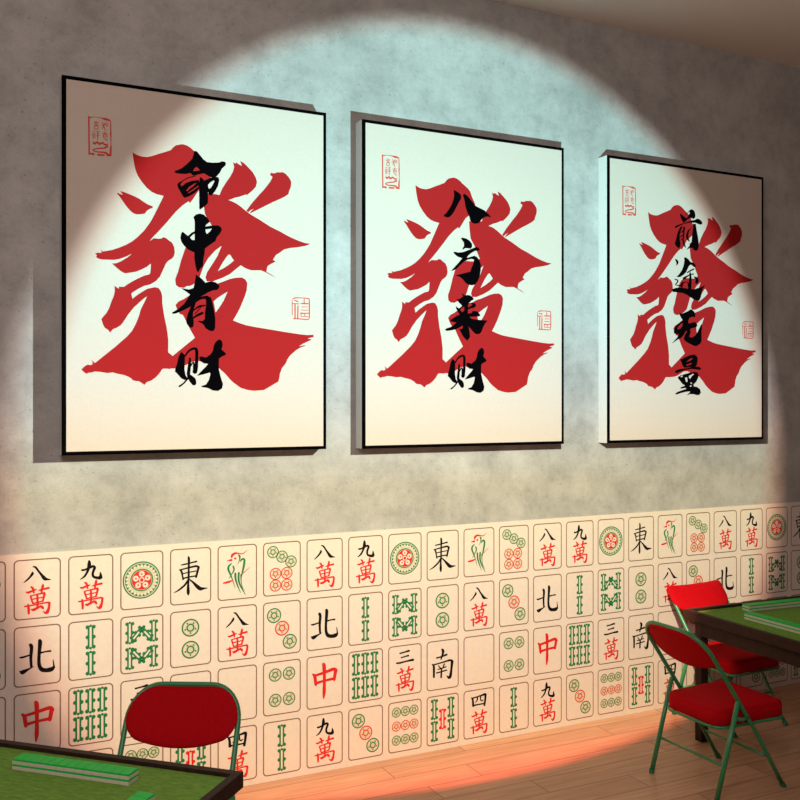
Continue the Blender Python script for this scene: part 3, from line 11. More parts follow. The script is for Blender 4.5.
G = {"dong":[[856,441,858,471,860,515,861,581,862,682,863,810,863,947,861,1093,859,1245,855,1388,849,1514,841,1634,833,1755,822,1886,812,2017,808,2123,817,2194,833,2242,845,2273,857,2304,886,2319,916,2309,928,2281,940,2252,956,2207,965,2136,960,2029,947,1898,940,1767,945,1649,955,1530,962,1401,963,1254,961,1101,962,957,970,822,981,694,985,588,978,511,964,460,954,429,933,396,895,386,864,405],[552,823,596,822,661,818,747,810,864,790,1001,766,1118,746,1201,735,1263,728,1305,724,1334,706,1339,672,1319,642,1284,634,1243,643,1182,656,1100,672,983,693,846,716,730,736,648,749,585,759,542,766,524,776,519,797,531,817],[447,1042,467,1067,492,1099,508,1129,524,1172,542,1233,558,1299,572,1374,583,1450,591,1504,610,1535,643,1546,673,1530,680,1496,669,1442,654,1366,639,1291,631,1222,623,1153,602,1086,557,1036,510,1010,479,997,457,991,439,1002,435,1023],[508,1062,621,1043,781,1017,933,994,1065,976,1186,963,1277,961,1326,974,1357,995,1383,1015,1423,1027,1458,1007,1467,968,1445,931,1415,908,1360,872,1275,853,1167,862,1043,886,913,912,762,942,603,974,491,997,471,1011,468,1036,483,1057],[1338,970,1325,1026,1307,1107,1287,1190,1264,1276,1240,1364,1223,1425,1229,1467,1262,1494,1303,1492,1328,1461,1345,1399,1368,1312,1392,1226,1417,1145,1442,1066,1460,1011,1453,964,1415,932,1368,934],[635,1253,709,1241,816,1225,929,1210,1055,1197,1187,1185,1281,1176,1300,1166,1305,1145,1293,1125,1271,1118,1177,1127,1044,1139,918,1153,803,1168,696,1184,622,1195,604,1207,600,1228,613,1247],[638,1500,712,1486,819,1467,931,1451,1055,1440,1188,1431,1281,1425,1306,1413,1313,1385,1298,1360,1270,1350,1177,1356,1044,1365,916,1377,801,1394,693,1413,619,1426,596,1442,592,1469,610,1493],[828,1549,797,1598,753,1666,701,1732,637,1793,561,1856,490,1912,428,1958,371,1997,318,2032,264,2063,213,2091,177,2109,170,2116,170,2125,177,2132,186,2133,227,2125,287,2112,351,2092,413,2064,478,2030,546,1987,623,1933,704,1869,777,1802,834,1727,878,1652,907,1601,912,1567,890,1538,856,1530],[921,1550,972,1601,1043,1672,1109,1746,1163,1821,1216,1900,1269,1972,1321,2030,1378,2082,1450,2123,1529,2132,1588,2117,1638,2099,1705,2084,1778,2068,1829,2057,1843,2050,1847,2035,1839,2021,1824,2015,1770,2007,1695,1995,1624,1982,1567,1972,1530,1960,1512,1947,1488,1928,1448,1894,1395,1850,1331,1797,1258,1736,1182,1673,1100,1608,1019,1545,962,1502,938,1493,916,1503,909,1527]],"eight":[[764,621,762,632,756,632,750,637,731,672,701,724,667,775,629,819,589,862,548,903,504,947,458,990,427,1020,420,1032,423,1046,435,1055,448,1052,486,1031,541,1000,595,965,642,927,688,884,732,841,777,795,821,747,853,700,862,650,849,613,839,600,819,574,789,569,766,589],[825,371,851,381,883,396,912,421,951,474,1000,550,1047,626,1090,694,1129,758,1166,819,1198,880,1231,942,1279,997,1338,1026,1390,1027,1434,1023,1489,1022,1546,1020,1586,1018,1597,1016,1602,1006,1599,994,1589,988,1551,972,1497,949,1448,924,1412,900,1390,878,1376,861,1349,836,1308,795,1262,744,1216,691,1170,633,1122,572,1073,499,1022,419,968,354,908,322,859,317,830,318,811,322,802,340,808,360]],"wan":[[520,1503,536,1522,571,1550,629,1561,700,1541,778,1509,843,1481,893,1463,936,1447,965,1437,984,1422,986,1397,971,1375,947,1371,915,1374,869,1381,812,1393,741,1416,665,1444,610,1461,586,1464,565,1460,546,1455,525,1450,509,1463,507,1485],[726,1302,745,1323,765,1348,778,1371,793,1420,809,1492,821,1545,836,1574,865,1585,891,1571,898,1541,897,1486,893,1408,877,1331,837,1276,795,1249,768,1235,739,1227,714,1243,709,1274],[1076,1483,1121,1476,1185,1467,1257,1457,1345,1448,1442,1438,1511,1431,1543,1409,1550,1369,1527,1332,1488,1321,1420,1335,1325,1354,1236,1374,1165,1396,1103,1418,1061,1434,1048,1445,1046,1464,1058,1480],[1213,1206,1207,1219,1198,1236,1189,1267,1175,1328,1159,1405,1148,1469,1146,1507,1149,1529,1151,1544,1155,1570,1174,1587,1198,1585,1212,1566,1221,1555,1233,1538,1248,1505,1267,1445,1290,1368,1305,1302,1306,1258,1299,1229,1292,1213,1281,1182,1253,1167,1225,1177],[722,1706,801,1694,915,1676,1028,1660,1137,1647,1245,1637,1321,1630,1348,1612,1354,1578,1335,1547,1302,1538,1228,1552,1121,1572,1013,1593,901,1613,788,1634,709,1648,692,1660,689,1682,701,1701],[684,1712,696,1753,714,1811,733,1871,753,1930,773,1989,788,2030,806,2053,833,2057,853,2039,854,2011,842,1969,824,1910,807,1851,791,1793,776,1734,766,1693,745,1663,712,1657,687,1677],[1259,1615,1259,1652,1258,1703,1253,1757,1237,1821,1215,1890,1199,1939,1201,1974,1227,2000,1260,2000,1281,1975,1296,1925,1318,1854,1337,1787,1353,1729,1367,1678,1377,1643,1365,1595,1326,1567,1282,1576],[801,1865,961,1846,1123,1826,1284,1807,1302,1796,1306,1774,1294,1754,1273,1748,1112,1768,951,1787,790,1807,773,1817,768,1839,780,1859],[819,2063,969,2040,1119,2016,1270,1992,1290,1979,1293,1954,1279,1932,1255,1926,1105,1949,954,1973,804,1996,785,2009,781,2034,795,2057],[968,1623,968,1722,969,1861,969,1984,969,2076,969,2153,969,2206,984,2246,1020,2266,1056,2254,1072,2217,1072,2164,1073,2086,1072,1992,1066,1867,1059,1727,1054,1628,1040,1594,1009,1579,979,1591],[577,2072,578,2121,581,2190,583,2258,587,2332,592,2411,595,2467,608,2504,641,2523,674,2512,688,2478,693,2423,700,2343,700,2262,689,2186,673,2115,662,2067,645,2035,613,2023,585,2039],[473,2167,498,2168,538,2168,609,2164,726,2151,874,2134,1026,2118,1189,2101,1356,2085,1476,2080,1513,2090,1500,2089,1499,2099,1522,2131,1558,2140,1587,2118,1591,2080,1582,2056,1544,2009,1471,1995,1343,2007,1176,2030,1014,2051,862,2065,714,2079,597,2089,528,2095,490,2098,466,2100,445,2111,438,2135,450,2158],[1477,2067,1472,2130,1465,2217,1452,2293,1429,2348,1401,2394,1379,2426,1370,2446,1370,2460,1373,2473,1347,2467,1305,2438,1274,2414,1263,2408,1252,2412,1247,2423,1252,2436,1272,2472,1303,2524,1347,2568,1408,2582,1462,2566,1504,2528,1530,2472,1547,2403,1561,2329,1572,2242,1582,2151,1588,2088,1575,2044,1537,2019,1497,2029],[748,2313,761,2335,795,2370,859,2384,933,2359,1010,2318,1074,2283,1122,2259,1163,2237,1191,2221,1207,2208,1208,2186,1194,2167,1173,2164,1140,2165,1091,2169,1031,2180,958,2207,881,2239,828,2259,813,2267,798,2270,778,2266,758,2260,740,2271,736,2293],[1118,2176,1135,2207,1157,2248,1173,2277,1189,2291,1211,2307,1228,2321,1252,2343,1282,2343,1301,2320,1297,2287,1296,2264,1291,2226,1268,2185,1226,2157,1181,2141,1149,2131,1128,2124,1111,2135,1106,2156]],"nine":[[885,276,877,313,865,362,854,423,845,507,836,609,817,705,782,791,737,871,692,938,640,994,582,1041,540,1074,531,1087,536,1104,552,1115,569,1113,620,1091,694,1055,767,1003,825,930,876,844,921,755,965,659,1002,559,1026,468,1024,389,1008,326,995,286,976,248,936,229,898,241],[634,731,664,728,713,722,785,704,899,665,1035,616,1132,581,1159,551,1152,508,1116,478,1071,477,978,519,849,576,743,619,682,631,643,629,615,627,579,643,570,680,593,716],[1098,585,1118,594,1125,592,1123,582,1108,636,1073,724,1047,814,1040,894,1046,973,1085,1054,1163,1114,1251,1150,1328,1171,1398,1181,1477,1170,1538,1102,1529,1005,1492,910,1464,845,1455,829,1438,822,1422,828,1417,844,1407,906,1391,988,1372,1026,1374,1016,1363,1021,1327,1023,1270,1016,1208,1001,1175,986,1161,961,1153,910,1156,849,1181,775,1223,689,1249,607,1218,525,1161,489,1133,477,1085,475,1055,506,1060,551]],"three":[[724,473,791,462,886,448,986,435,1091,426,1199,418,1275,413,1316,388,1321,342,1287,302,1235,291,1163,309,1061,334,961,356,863,370,766,380,698,387,670,404,665,436,688,464],[802,706,857,698,936,687,1015,677,1096,670,1177,664,1233,660,1266,641,1271,604,1245,571,1203,562,1149,573,1071,589,993,603,914,615,834,625,779,632,755,647,751,674,770,699],[519,990,569,995,645,1001,741,1000,853,985,978,963,1107,946,1254,942,1408,943,1516,944,1564,921,1576,872,1543,825,1486,808,1381,822,1231,841,1084,860,952,877,824,892,718,902,634,902,564,896,515,892,477,903,463,936,480,972]],"nan":[[925,568,938,592,949,613,955,641,950,715,934,818,916,906,897,964,876,1007,861,1036,860,1065,883,1088,915,1093,939,1077,956,1048,981,1003,1011,943,1052,860,1098,761,1126,668,1113,586,1076,532,1054,505,1003,471,945,475,912,515],[647,1001,720,992,828,979,942,963,1067,941,1197,916,1288,898,1323,872,1323,829,1288,794,1239,788,1151,813,1027,848,909,877,801,894,695,906,621,913,591,930,586,962,609,992],[335,1314,354,1335,368,1355,381,1417,387,1593,388,1825,387,1993,405,2035,450,2058,495,2048,514,2012,521,1844,529,1610,521,1420,478,1316,414,1270,378,1255,346,1247,320,1261,315,1289],[432,1361,583,1341,797,1312,1003,1287,1183,1263,1352,1243,1475,1239,1525,1256,1539,1280,1557,1304,1619,1332,1679,1315,1702,1264,1675,1208,1641,1183,1570,1142,1461,1125,1321,1142,1152,1174,976,1205,772,1233,558,1261,407,1280,379,1296,375,1326,397,1353],[1523,1248,1517,1363,1508,1527,1493,1682,1469,1820,1439,1948,1410,2038,1390,2076,1393,2077,1425,2084,1401,2084,1339,2048,1291,2017,1271,2006,1251,2010,1241,2026,1249,2045,1273,2093,1313,2164,1383,2225,1487,2230,1554,2181,1590,2105,1610,1994,1622,1856,1636,1715,1661,1560,1689,1399,1709,1287,1688,1224,1625,1187,1556,1197],[715,1398,747,1452,780,1506,812,1560,842,1580,876,1577,895,1553,887,1522,843,1474,799,1425,755,1377,739,1366,721,1368,711,1381],[1074,1329,1040,1401,1007,1473,973,1545,972,1567,989,1584,1013,1588,1031,1576,1074,1508,1116,1441,1159,1373,1160,1342,1136,1316,1100,1311],[710,1632,766,1629,847,1625,937,1615,1039,1596,1147,1573,1223,1556,1246,1538,1245,1509,1222,1486,1189,1482,1115,1503,1011,1531,914,1553,831,1563,752,1567,697,1569,674,1580,669,1602,684,1624],[632,1828,710,1820,822,1808,937,1795,1060,1779,1187,1761,1276,1748,1301,1733,1304,1705,1284,1680,1251,1673,1162,1686,1036,1703,914,1720,799,1733,688,1745,610,1753,585,1767,580,1795,600,1820],[889,1566,878,1732,867,1898,856,2064,871,2102,910,2123,951,2116,970,2083,976,1917,982,1750,988,1583,975,1550,941,1531,905,1538]],"four":[[495,466,511,496,531,538,545,593,550,690,551,811,551,898,574,946,627,971,678,959,699,917,694,828,686,703,672,593,645,516,612,463,591,432,557,405,515,404,490,429],[581,506,700,491,870,469,1035,449,1191,433,1341,420,1446,411,1491,382,1494,330,1453,286,1392,275,1294,301,1154,337,1006,369,844,393,674,413,554,427,527,442,523,472,546,498],[1378,347,1373,435,1365,560,1354,678,1338,783,1319,884,1305,954,1316,997,1359,1025,1408,1023,1434,990,1447,919,1466,817,1484,709,1501,589,1516,465,1527,377,1509,328,1458,299,1404,307],[636,934,740,928,887,919,1029,912,1161,911,1288,911,1377,912,1407,901,1415,872,1397,843,1362,831,1273,831,1146,831,1012,831,868,833,718,836,613,838,579,854,571,888,595,922],[867,414,865,468,860,541,850,600,824,644,785,685,756,714,750,727,757,742,774,750,790,746,827,723,881,688,928,636,948,563,956,485,960,431,948,400,916,383,882,389],[1078,408,1075,467,1072,550,1080,626,1112,682,1160,719,1217,736,1266,717,1295,685,1312,662,1318,649,1310,634,1293,627,1277,631,1252,646,1220,662,1206,663,1197,657,1176,643,1161,619,1155,561,1159,481,1162,423,1151,396,1122,380,1092,385]],"bei":[[660,918,669,930,677,934,686,981,682,1103,671,1269,665,1434,672,1592,684,1741,693,1844,714,1890,757,1911,798,1894,812,1849,806,1746,798,1601,797,1452,810,1298,830,1133,841,998,832,907,807,848,792,823,736,783,675,794,643,850],[259,1406,279,1418,317,1433,380,1436,479,1414,598,1381,683,1356,702,1341,704,1314,687,1292,662,1287,575,1303,454,1325,359,1340,314,1345,288,1345,269,1344,247,1347,234,1366,239,1391],[254,2043,266,2078,304,2137,387,2169,463,2140,525,2089,591,2037,682,1981,783,1921,856,1879,863,1871,862,1858,853,1849,842,1849,761,1871,646,1902,541,1929,456,1947,385,1959,352,1964,350,1977,325,1987,295,1985,268,1976,245,1988,239,2016],[1038,737,1038,745,1038,752,1038,815,1031,967,1021,1170,1013,1358,1006,1510,1002,1648,1007,1775,1025,1892,1058,1999,1121,2099,1217,2162,1314,2186,1401,2197,1487,2203,1575,2200,1656,2180,1717,2134,1751,2081,1768,2047,1785,2002,1765,1955,1722,1932,1679,1947,1648,1961,1609,1975,1574,1982,1525,1992,1461,2003,1395,2003,1329,1991,1273,1973,1243,1954,1217,1922,1186,1859,1162,1771,1151,1662,1150,1532,1157,1385,1175,1202,1201,1003,1218,846,1218,760,1206,713,1196,692,1152,637,1088,627,1041,668],[1777,1997,1754,1884,1732,1771,1709,1657,1702,1644,1688,1638,1676,1644,1673,1658,1679,1772,1686,1885,1692,1999,1709,2031,1740,2044,1769,2030],[1182,1312,1232,1300,1304,1285,1377,1274,1451,1273,1528,1277,1582,1280,1610,1266,1619,1234,1603,1202,1572,1189,1518,1192,1442,1197,1365,1203,1288,1210,1213,1217,1160,1222,1135,1239,1130,1273,1150,1303]],"zhong":[[869,510,870,520,869,531,875,616,888,816,903,1082,911,1331,906,1539,893,1729,886,1894,892,2037,903,2159,912,2243,919,2272,942,2290,968,2287,982,2264,1009,2190,1046,2078,1074,1936,1081,1765,1078,1568,1076,1356,1080,1105,1086,839,1086,633,1074,525,1052,468,1037,444,983,386,911,382,864,433],[340,987,357,1011,365,1032,371,1065,391,1183,415,1347,432,1468,462,1531,522,1559,576,1535,594,1473,586,1352,573,1181,549,1033,492,935,428,895,394,884,349,873,315,899,312,946],[451,1078,606,1052,828,1015,1043,977,1237,936,1419,895,1544,880,1570,891,1562,904,1572,932,1630,988,1702,990,1747,936,1739,858,1715,816,1646,735,1522,701,1369,729,1186,779,998,828,788,875,569,922,416,954,382,980,378,1027,406,1068],[1535,873,1512,1019,1489,1165,1465,1311,1478,1380,1531,1425,1593,1421,1629,1370,1660,1226,1691,1082,1722,938,1707,860,1646,809,1575,814],[533,1488,663,1462,849,1425,1035,1396,1223,1382,1413,1375,1547,1372,1593,1346,1603,1291,1573,1238,1519,1219,1387,1231,1197,1250,1006,1270,815,1294,625,1320,493,1339,451,1369,446,1425,480,1474]],"bird_red":[[752,629,763,602,778,572,796,554,825,526,867,491,910,467,962,459,1032,463,1105,469,1170,481,1238,494,1313,485,1393,434,1471,365,1525,314,1528,308,1525,301,1518,297,1511,299,1451,343,1368,401,1293,439,1237,442,1178,428,1112,411,1041,391,964,367,881,361,802,385,736,426,687,477,670,540,681,594,692,625,701,646,722,656,743,649],[493,775,531,781,585,789,633,795,668,800,695,803,713,805,754,780,762,732,733,691,684,679,669,686,647,696,618,707,575,721,525,735,489,745,479,750,476,761,482,771],[896,731,901,732,906,732,911,733,950,720,966,683,950,643,911,625,906,624,901,624,896,624,856,637,840,673,856,713],[306,1897,345,1899,403,1902,466,1899,532,1888,601,1872,662,1853,713,1829,753,1802,780,1783,792,1770,790,1751,776,1737,757,1737,724,1743,678,1750,627,1759,568,1769,501,1781,440,1793,383,1806,331,1819,294,1829,271,1841,266,1866,280,1889],[1278,1504,1316,1473,1372,1427,1434,1376,1507,1314,1586,1245,1642,1196,1645,1189,1643,1182,1636,1178,1628,1180,1568,1224,1484,1287,1406,1345,1344,1395,1288,1441,1250,1473,1244,1486,1249,1500,1263,1508]],"bird_green":[[1051,517,1064,537,1076,561,1080,583,1091,623,1102,680,1102,742,1081,820,1047,905,1022,966,1021,973,1027,979,1034,980,1040,976,1075,920,1123,840,1161,761,1179,689,1185,619,1176,557,1141,511,1099,492,1073,485,1058,482,1045,489,1042,504],[1181,875,1202,851,1232,819,1259,799,1283,786,1307,777,1316,777,1317,779,1320,784,1325,814,1320,887,1305,987,1287,1094,1267,1206,1245,1324,1225,1430,1209,1523,1195,1603,1186,1658,1188,1673,1201,1683,1216,1683,1225,1671,1245,1620,1273,1544,1303,1455,1335,1352,1369,1236,1397,1123,1418,1013,1433,907,1437,818,1420,750,1380,702,1329,680,1276,682,1229,702,1192,734,1169,780,1159,828,1153,861,1153,872,1161,881,1172,882],[684,902,644,922,585,954,533,1000,503,1059,490,1125,495,1203,524,1287,566,1373,611,1463,658,1563,708,1671,756,1786,805,1923,853,2067,886,2169,891,2175,898,2176,904,2172,905,2165,879,2062,842,1915,803,1774,767,1654,730,1540,694,1435,657,1340,622,1256,603,1190,599,1139,606,1096,618,1059,646,1020,688,980,721,951,732,933,727,911,707,898],[756,1077,773,1124,794,1188,798,1246,774,1309,729,1383,682,1457,636,1535,591,1610,560,1662,558,1669,563,1676,570,1678,576,1674,615,1626,669,1558,724,1487,779,1420,837,1347,877,1268,878,1182,858,1105,842,1055,819,1028,785,1023,759,1043],[852,1428,853,1500,857,1606,873,1721,906,1836,949,1955,998,2075,1060,2209,1129,2346,1177,2441,1183,2447,1190,2447,1196,2443,1196,2435,1160,2335,1110,2194,1064,2056,1027,1935,995,1819,972,1712,963,1607,962,1507,962,1437,946,1397,907,1379,868,1391],[1039,1402,1031,1495,1021,1630,1027,1769,1055,1890,1098,2007,1158,2132,1248,2285,1355,2447,1431,2560,1437,2565,1445,2565,1449,2559,1448,2552,1387,2431,1302,2261,1230,2103,1183,1982,1149,1873,1128,1766,1124,1640,1132,1510,1139,1418,1128,1381,1093,1361,1056,1370],[1165,1509,1167,1588,1171,1701,1180,1816,1196,1922,1217,2029,1247,2128,1296,2223,1353,2308,1394,2366,1399,2370,1405,2369,1408,2365,1407,2359,1371,2299,1321,2212,1281,2119,1256,2023,1240,1919,1231,1816,1232,1706,1240,1596,1246,1518,1235,1489,1207,1474,1178,1483]]}
P = {"bam2":[[1000,788],[1000,2018]],"bam6":[[444,740],[983,684],[1528,717],[444,1981],[983,1991],[1528,1972]],"bam5":[[486,751],[1540,746],[486,1967],[1540,1974],[1001,1349]],"w8":[[439,806],[1568,785],[439,2033],[1568,2018],[790,888],[1204,872],[804,1926],[1215,1921]],"dot1":[[1002,1368]],"dot7":[[531,499],[1014,765],[1502,1047],[664,1624],[1271,1622],[664,2220],[1271,2234]],"dot3":[[591,697],[1021,1386],[1434,2108]],"dot2":[[997,854],[997,1937]],"dot4":[[651,683],[1393,698],[651,1981],[1393,2005]],"dot9":[[489,568],[1035,563],[1566,570],[489,1332],[1035,1330],[1566,1333],[489,2097],[1035,2098],[1566,2096]]}

# ------------------------------------------------------------------ materials
def mat(name, color, rough=.6, metal=0.0, spec=.5, build=None, coat=0.0):
    m = bpy.data.materials.new(name); m.use_nodes = True
    nt = m.node_tree; b = nt.nodes['Principled BSDF']
    b.inputs['Base Color'].default_value = (*color, 1)
    b.inputs['Roughness'].default_value = rough
    b.inputs['Metallic'].default_value = metal
    b.inputs['Specular IOR Level'].default_value = spec
    b.inputs['Coat Weight'].default_value = coat
    if build: build(nt, b)
    return m

def N(nt, t, **kw):
    n = nt.nodes.new(t)
    for k, v in kw.items():
        if k in n.inputs: n.inputs[k].default_value = v
        else: setattr(n, k, v)
    return n

def math_node(nt, op, a, b=None, c=None):
    n = nt.nodes.new('ShaderNodeMath'); n.operation = op
    for i, v in enumerate((a, b, c)):
        if v is None: continue
        if isinstance(v, (int, float)): n.inputs[i].default_value = v
        else: nt.links.new(v, n.inputs[i])
    return n.outputs[0]

def ramp(nt, fac, stops, interp='LINEAR'):
    r = nt.nodes.new('ShaderNodeValToRGB'); r.color_ramp.interpolation = interp
    els = r.color_ramp.elements
    while len(els) > 1: els.remove(els[0])
    els[0].position = stops[0][0]; els[0].color = (*stops[0][1], 1)
    for p, c in stops[1:]:
        e = els.new(p); e.color = (*c, 1)
    if fac is not None: nt.links.new(fac, r.inputs[0])
    return r.outputs[0]

def mixc(nt, fac, a, b, mode='MIX'):
    m = nt.nodes.new('ShaderNodeMix'); m.data_type = 'RGBA'; m.blend_type = mode
    for i, v in ((0, fac), (6, a), (7, b)):
        if isinstance(v, (int, float)): m.inputs[i].default_value = v
        elif isinstance(v, tuple): m.inputs[i].default_value = (*v, 1)
        else: nt.links.new(v, m.inputs[i])
    return m.outputs[2]

def noise(nt, co, scale, detail=4, rough=.5):
    n = N(nt, 'ShaderNodeTexNoise'); n.inputs['Scale'].default_value = scale
    n.inputs['Detail'].default_value = detail; n.inputs['Roughness'].default_value = rough
    nt.links.new(co, n.inputs['Vector']); return n.outputs['Fac']

def bump(nt, b, h, strength, dist=.002):
    n = N(nt, 'ShaderNodeBump'); n.inputs['Strength'].default_value = strength
    n.inputs['Distance'].default_value = dist
    nt.links.new(h, n.inputs['Height']); nt.links.new(n.outputs[0], b.inputs['Normal'])

def concrete(nt, b):
    co = N(nt, 'ShaderNodeTexCoord').outputs['Object']
    big = noise(nt, co, 2.2, 6, .62)
    fine = noise(nt, co, 16, 6, .7)
    c = ramp(nt, big, [(.30, (.30, .30, .286)), (.5, (.385, .385, .37)), (.72, (.465, .465, .446))])
    c = mixc(nt, .45, c, ramp(nt, fine, [(.3, (.72, .72, .72)), (.5, (1, 1, 1)), (.72, (1.15, 1.15, 1.15))]), 'MULTIPLY')
    v = N(nt, 'ShaderNodeTexVoronoi'); v.inputs['Scale'].default_value = 26; nt.links.new(co, v.inputs['Vector'])
    spots = ramp(nt, v.outputs['Distance'], [(0, (.55, .55, .55)), (.06, (.62, .62, .62)), (.11, (1, 1, 1))])
    msk = ramp(nt, noise(nt, co, 9, 2), [(.55, (0, 0, 0)), (.62, (1, 1, 1))])
    c = mixc(nt, msk, c, mixc(nt, 1.0, c, spots, 'MULTIPLY'))
    pits = ramp(nt, noise(nt, co, 70, 2, .5), [(.655, (1, 1, 1)), (.70, (.66, .66, .66))])
    grain = ramp(nt, noise(nt, co, 140, 3, .7), [(.3, (.9, .9, .9)), (.7, (1.08, 1.08, 1.08))])
    cloud = ramp(nt, noise(nt, co, 5.5, 5, .7), [(.34, (.86, .86, .86)), (.5, (1, 1, 1)), (.68, (1.1, 1.1, 1.1))])
    c = mixc(nt, 1.0, c, pits, 'MULTIPLY'); c = mixc(nt, 1.0, c, grain, 'MULTIPLY'); c = mixc(nt, 1.0, c, cloud, 'MULTIPLY')
    nt.links.new(c, b.inputs['Base Color'])
    bump(nt, b, fine, .25, .003)

def planks(nt, b):
    co = N(nt, 'ShaderNodeTexCoord').outputs['Object']
    sp = N(nt, 'ShaderNodeSeparateXYZ'); nt.links.new(co, sp.inputs[0])
    PW, PL = .1655, 1.42
    r = math_node(nt, 'DIVIDE', math_node(nt, 'SUBTRACT', -.0815, sp.outputs[1]), PW)
    row = math_node(nt, 'FLOOR', r)
    frac = math_node(nt, 'SUBTRACT', r, row)
    # offset of the butt joints of each row, repeating every ten rows
    rm = math_node(nt, 'SUBTRACT', row, math_node(nt, 'MULTIPLY', math_node(nt, 'FLOOR', math_node(nt, 'DIVIDE', row, 10)), 10))
    key = math_node(nt, 'DIVIDE', math_node(nt, 'ADD', rm, .5), 10)
    offs = [2.1055, 2.529, 2.211, 2.718, 1.793, 2.45, 1.95, 2.83, 2.3, 2.621]
    off = ramp(nt, key, [(i / 10, ((o % PL) / PL,) * 3) for i, o in enumerate(offs)], 'CONSTANT')
    sep = N(nt, 'ShaderNodeSeparateColor'); nt.links.new(off, sep.inputs[0])
    u = math_node(nt, 'SUBTRACT', math_node(nt, 'DIVIDE', sp.outputs[0], PL), sep.outputs[0])
    cell = math_node(nt, 'FLOOR', u); uf = math_node(nt, 'SUBTRACT', u, cell)
    dy = math_node(nt, 'MULTIPLY', math_node(nt, 'MINIMUM', frac, math_node(nt, 'SUBTRACT', 1.0, frac)), PW)
    dx = math_node(nt, 'MULTIPLY', math_node(nt, 'MINIMUM', uf, math_node(nt, 'SUBTRACT', 1.0, uf)), PL)
    d = math_node(nt, 'MINIMUM', dy, dx)
    seam = ramp(nt, math_node(nt, 'MULTIPLY', d, 100), [(0, (1, 1, 1)), (.16, (.9, .9, .9)), (.36, (0, 0, 0))])
    cv = N(nt, 'ShaderNodeCombineXYZ'); nt.links.new(row, cv.inputs[0]); nt.links.new(cell, cv.inputs[1])
    wn = N(nt, 'ShaderNodeTexWhiteNoise'); nt.links.new(cv.outputs[0], wn.inputs['Vector'])
    # grain
    mp = N(nt, 'ShaderNodeMapping'); mp.inputs['Scale'].default_value = (1.2, 22, 1)
    nt.links.new(co, mp.inputs[0])
    ad = N(nt, 'ShaderNodeVectorMath'); ad.operation = 'ADD'; nt.links.new(mp.outputs[0], ad.inputs[0]); nt.links.new(wn.outputs['Color'], ad.inputs[1])
    g = noise(nt, ad.outputs[0], 2.2, 6, .6)
    c = ramp(nt, g, [(.3, (.40, .215, .12)), (.5, (.49, .28, .168)), (.72, (.57, .345, .215))])
    tone = ramp(nt, wn.outputs['Value'], [(0, (.88, .87, .86)), (1, (1.08, 1.08, 1.08))])
    c = mixc(nt, 1.0, c, tone, 'MULTIPLY')
    c = mixc(nt, math_node(nt, 'MULTIPLY', seam, .85), c, (.12, .055, .03))
    nt.links.new(c, b.inputs['Base Color'])
    bump(nt, b, math_node(nt, 'SUBTRACT', g, math_node(nt, 'MULTIPLY', seam, 1.0)), .25, .001)

def felt_nodes(nt, b):
    co = N(nt, 'ShaderNodeTexCoord').outputs['Object']
    mp = N(nt, 'ShaderNodeMapping'); mp.inputs['Scale'].default_value = (1, 3, 1); mp.inputs['Rotation'].default_value = (0, 0, .6)
    nt.links.new(co, mp.inputs[0])
    n = noise(nt, mp.outputs[0], 26, 6, .7)
    c = ramp(nt, n, [(.3, (.095, .20, .032)), (.55, (.16, .30, .052)), (.75, (.225, .37, .075))])
    nt.links.new(c, b.inputs['Base Color']); bump(nt, b, n, .3, .002)

def wood_nodes(nt, b):
    co = N(nt, 'ShaderNodeTexCoord').outputs['Object']
    n = noise(nt, co, 30, 5, .6)
    c = ramp(nt, n, [(.3, (.022, .010, .007)), (.7, (.040, .018, .012))])
    nt.links.new(c, b.inputs['Base Color'])

def fabric_nodes(lo, hi):
    def f(nt, b):
        co = N(nt, 'ShaderNodeTexCoord').outputs['Object']
        n = noise(nt, co, 160, 3, .6)
        nt.links.new(ramp(nt, n, [(.35, lo), (.65, hi)]), b.inputs['Base Color'])
        bump(nt, b, n, .15, .001)
    return f

def canvas_nodes(nt, b):
    co = N(nt, 'ShaderNodeTexCoord').outputs['Object']
    n = noise(nt, co, 120, 3, .6)
    nt.links.new(ramp(nt, n, [(.35, (.53, .46, .395)), (.65, (.555, .485, .415))]), b.inputs['Base Color'])

def paper_nodes(nt, b):
    co = N(nt, 'ShaderNodeTexCoord').outputs['Object']
    n = noise(nt, co, 40, 3, .6)
    nt.links.new(ramp(nt, n, [(.35, (.68, .61, .53)), (.65, (.71, .64, .56))]), b.inputs['Base Color'])

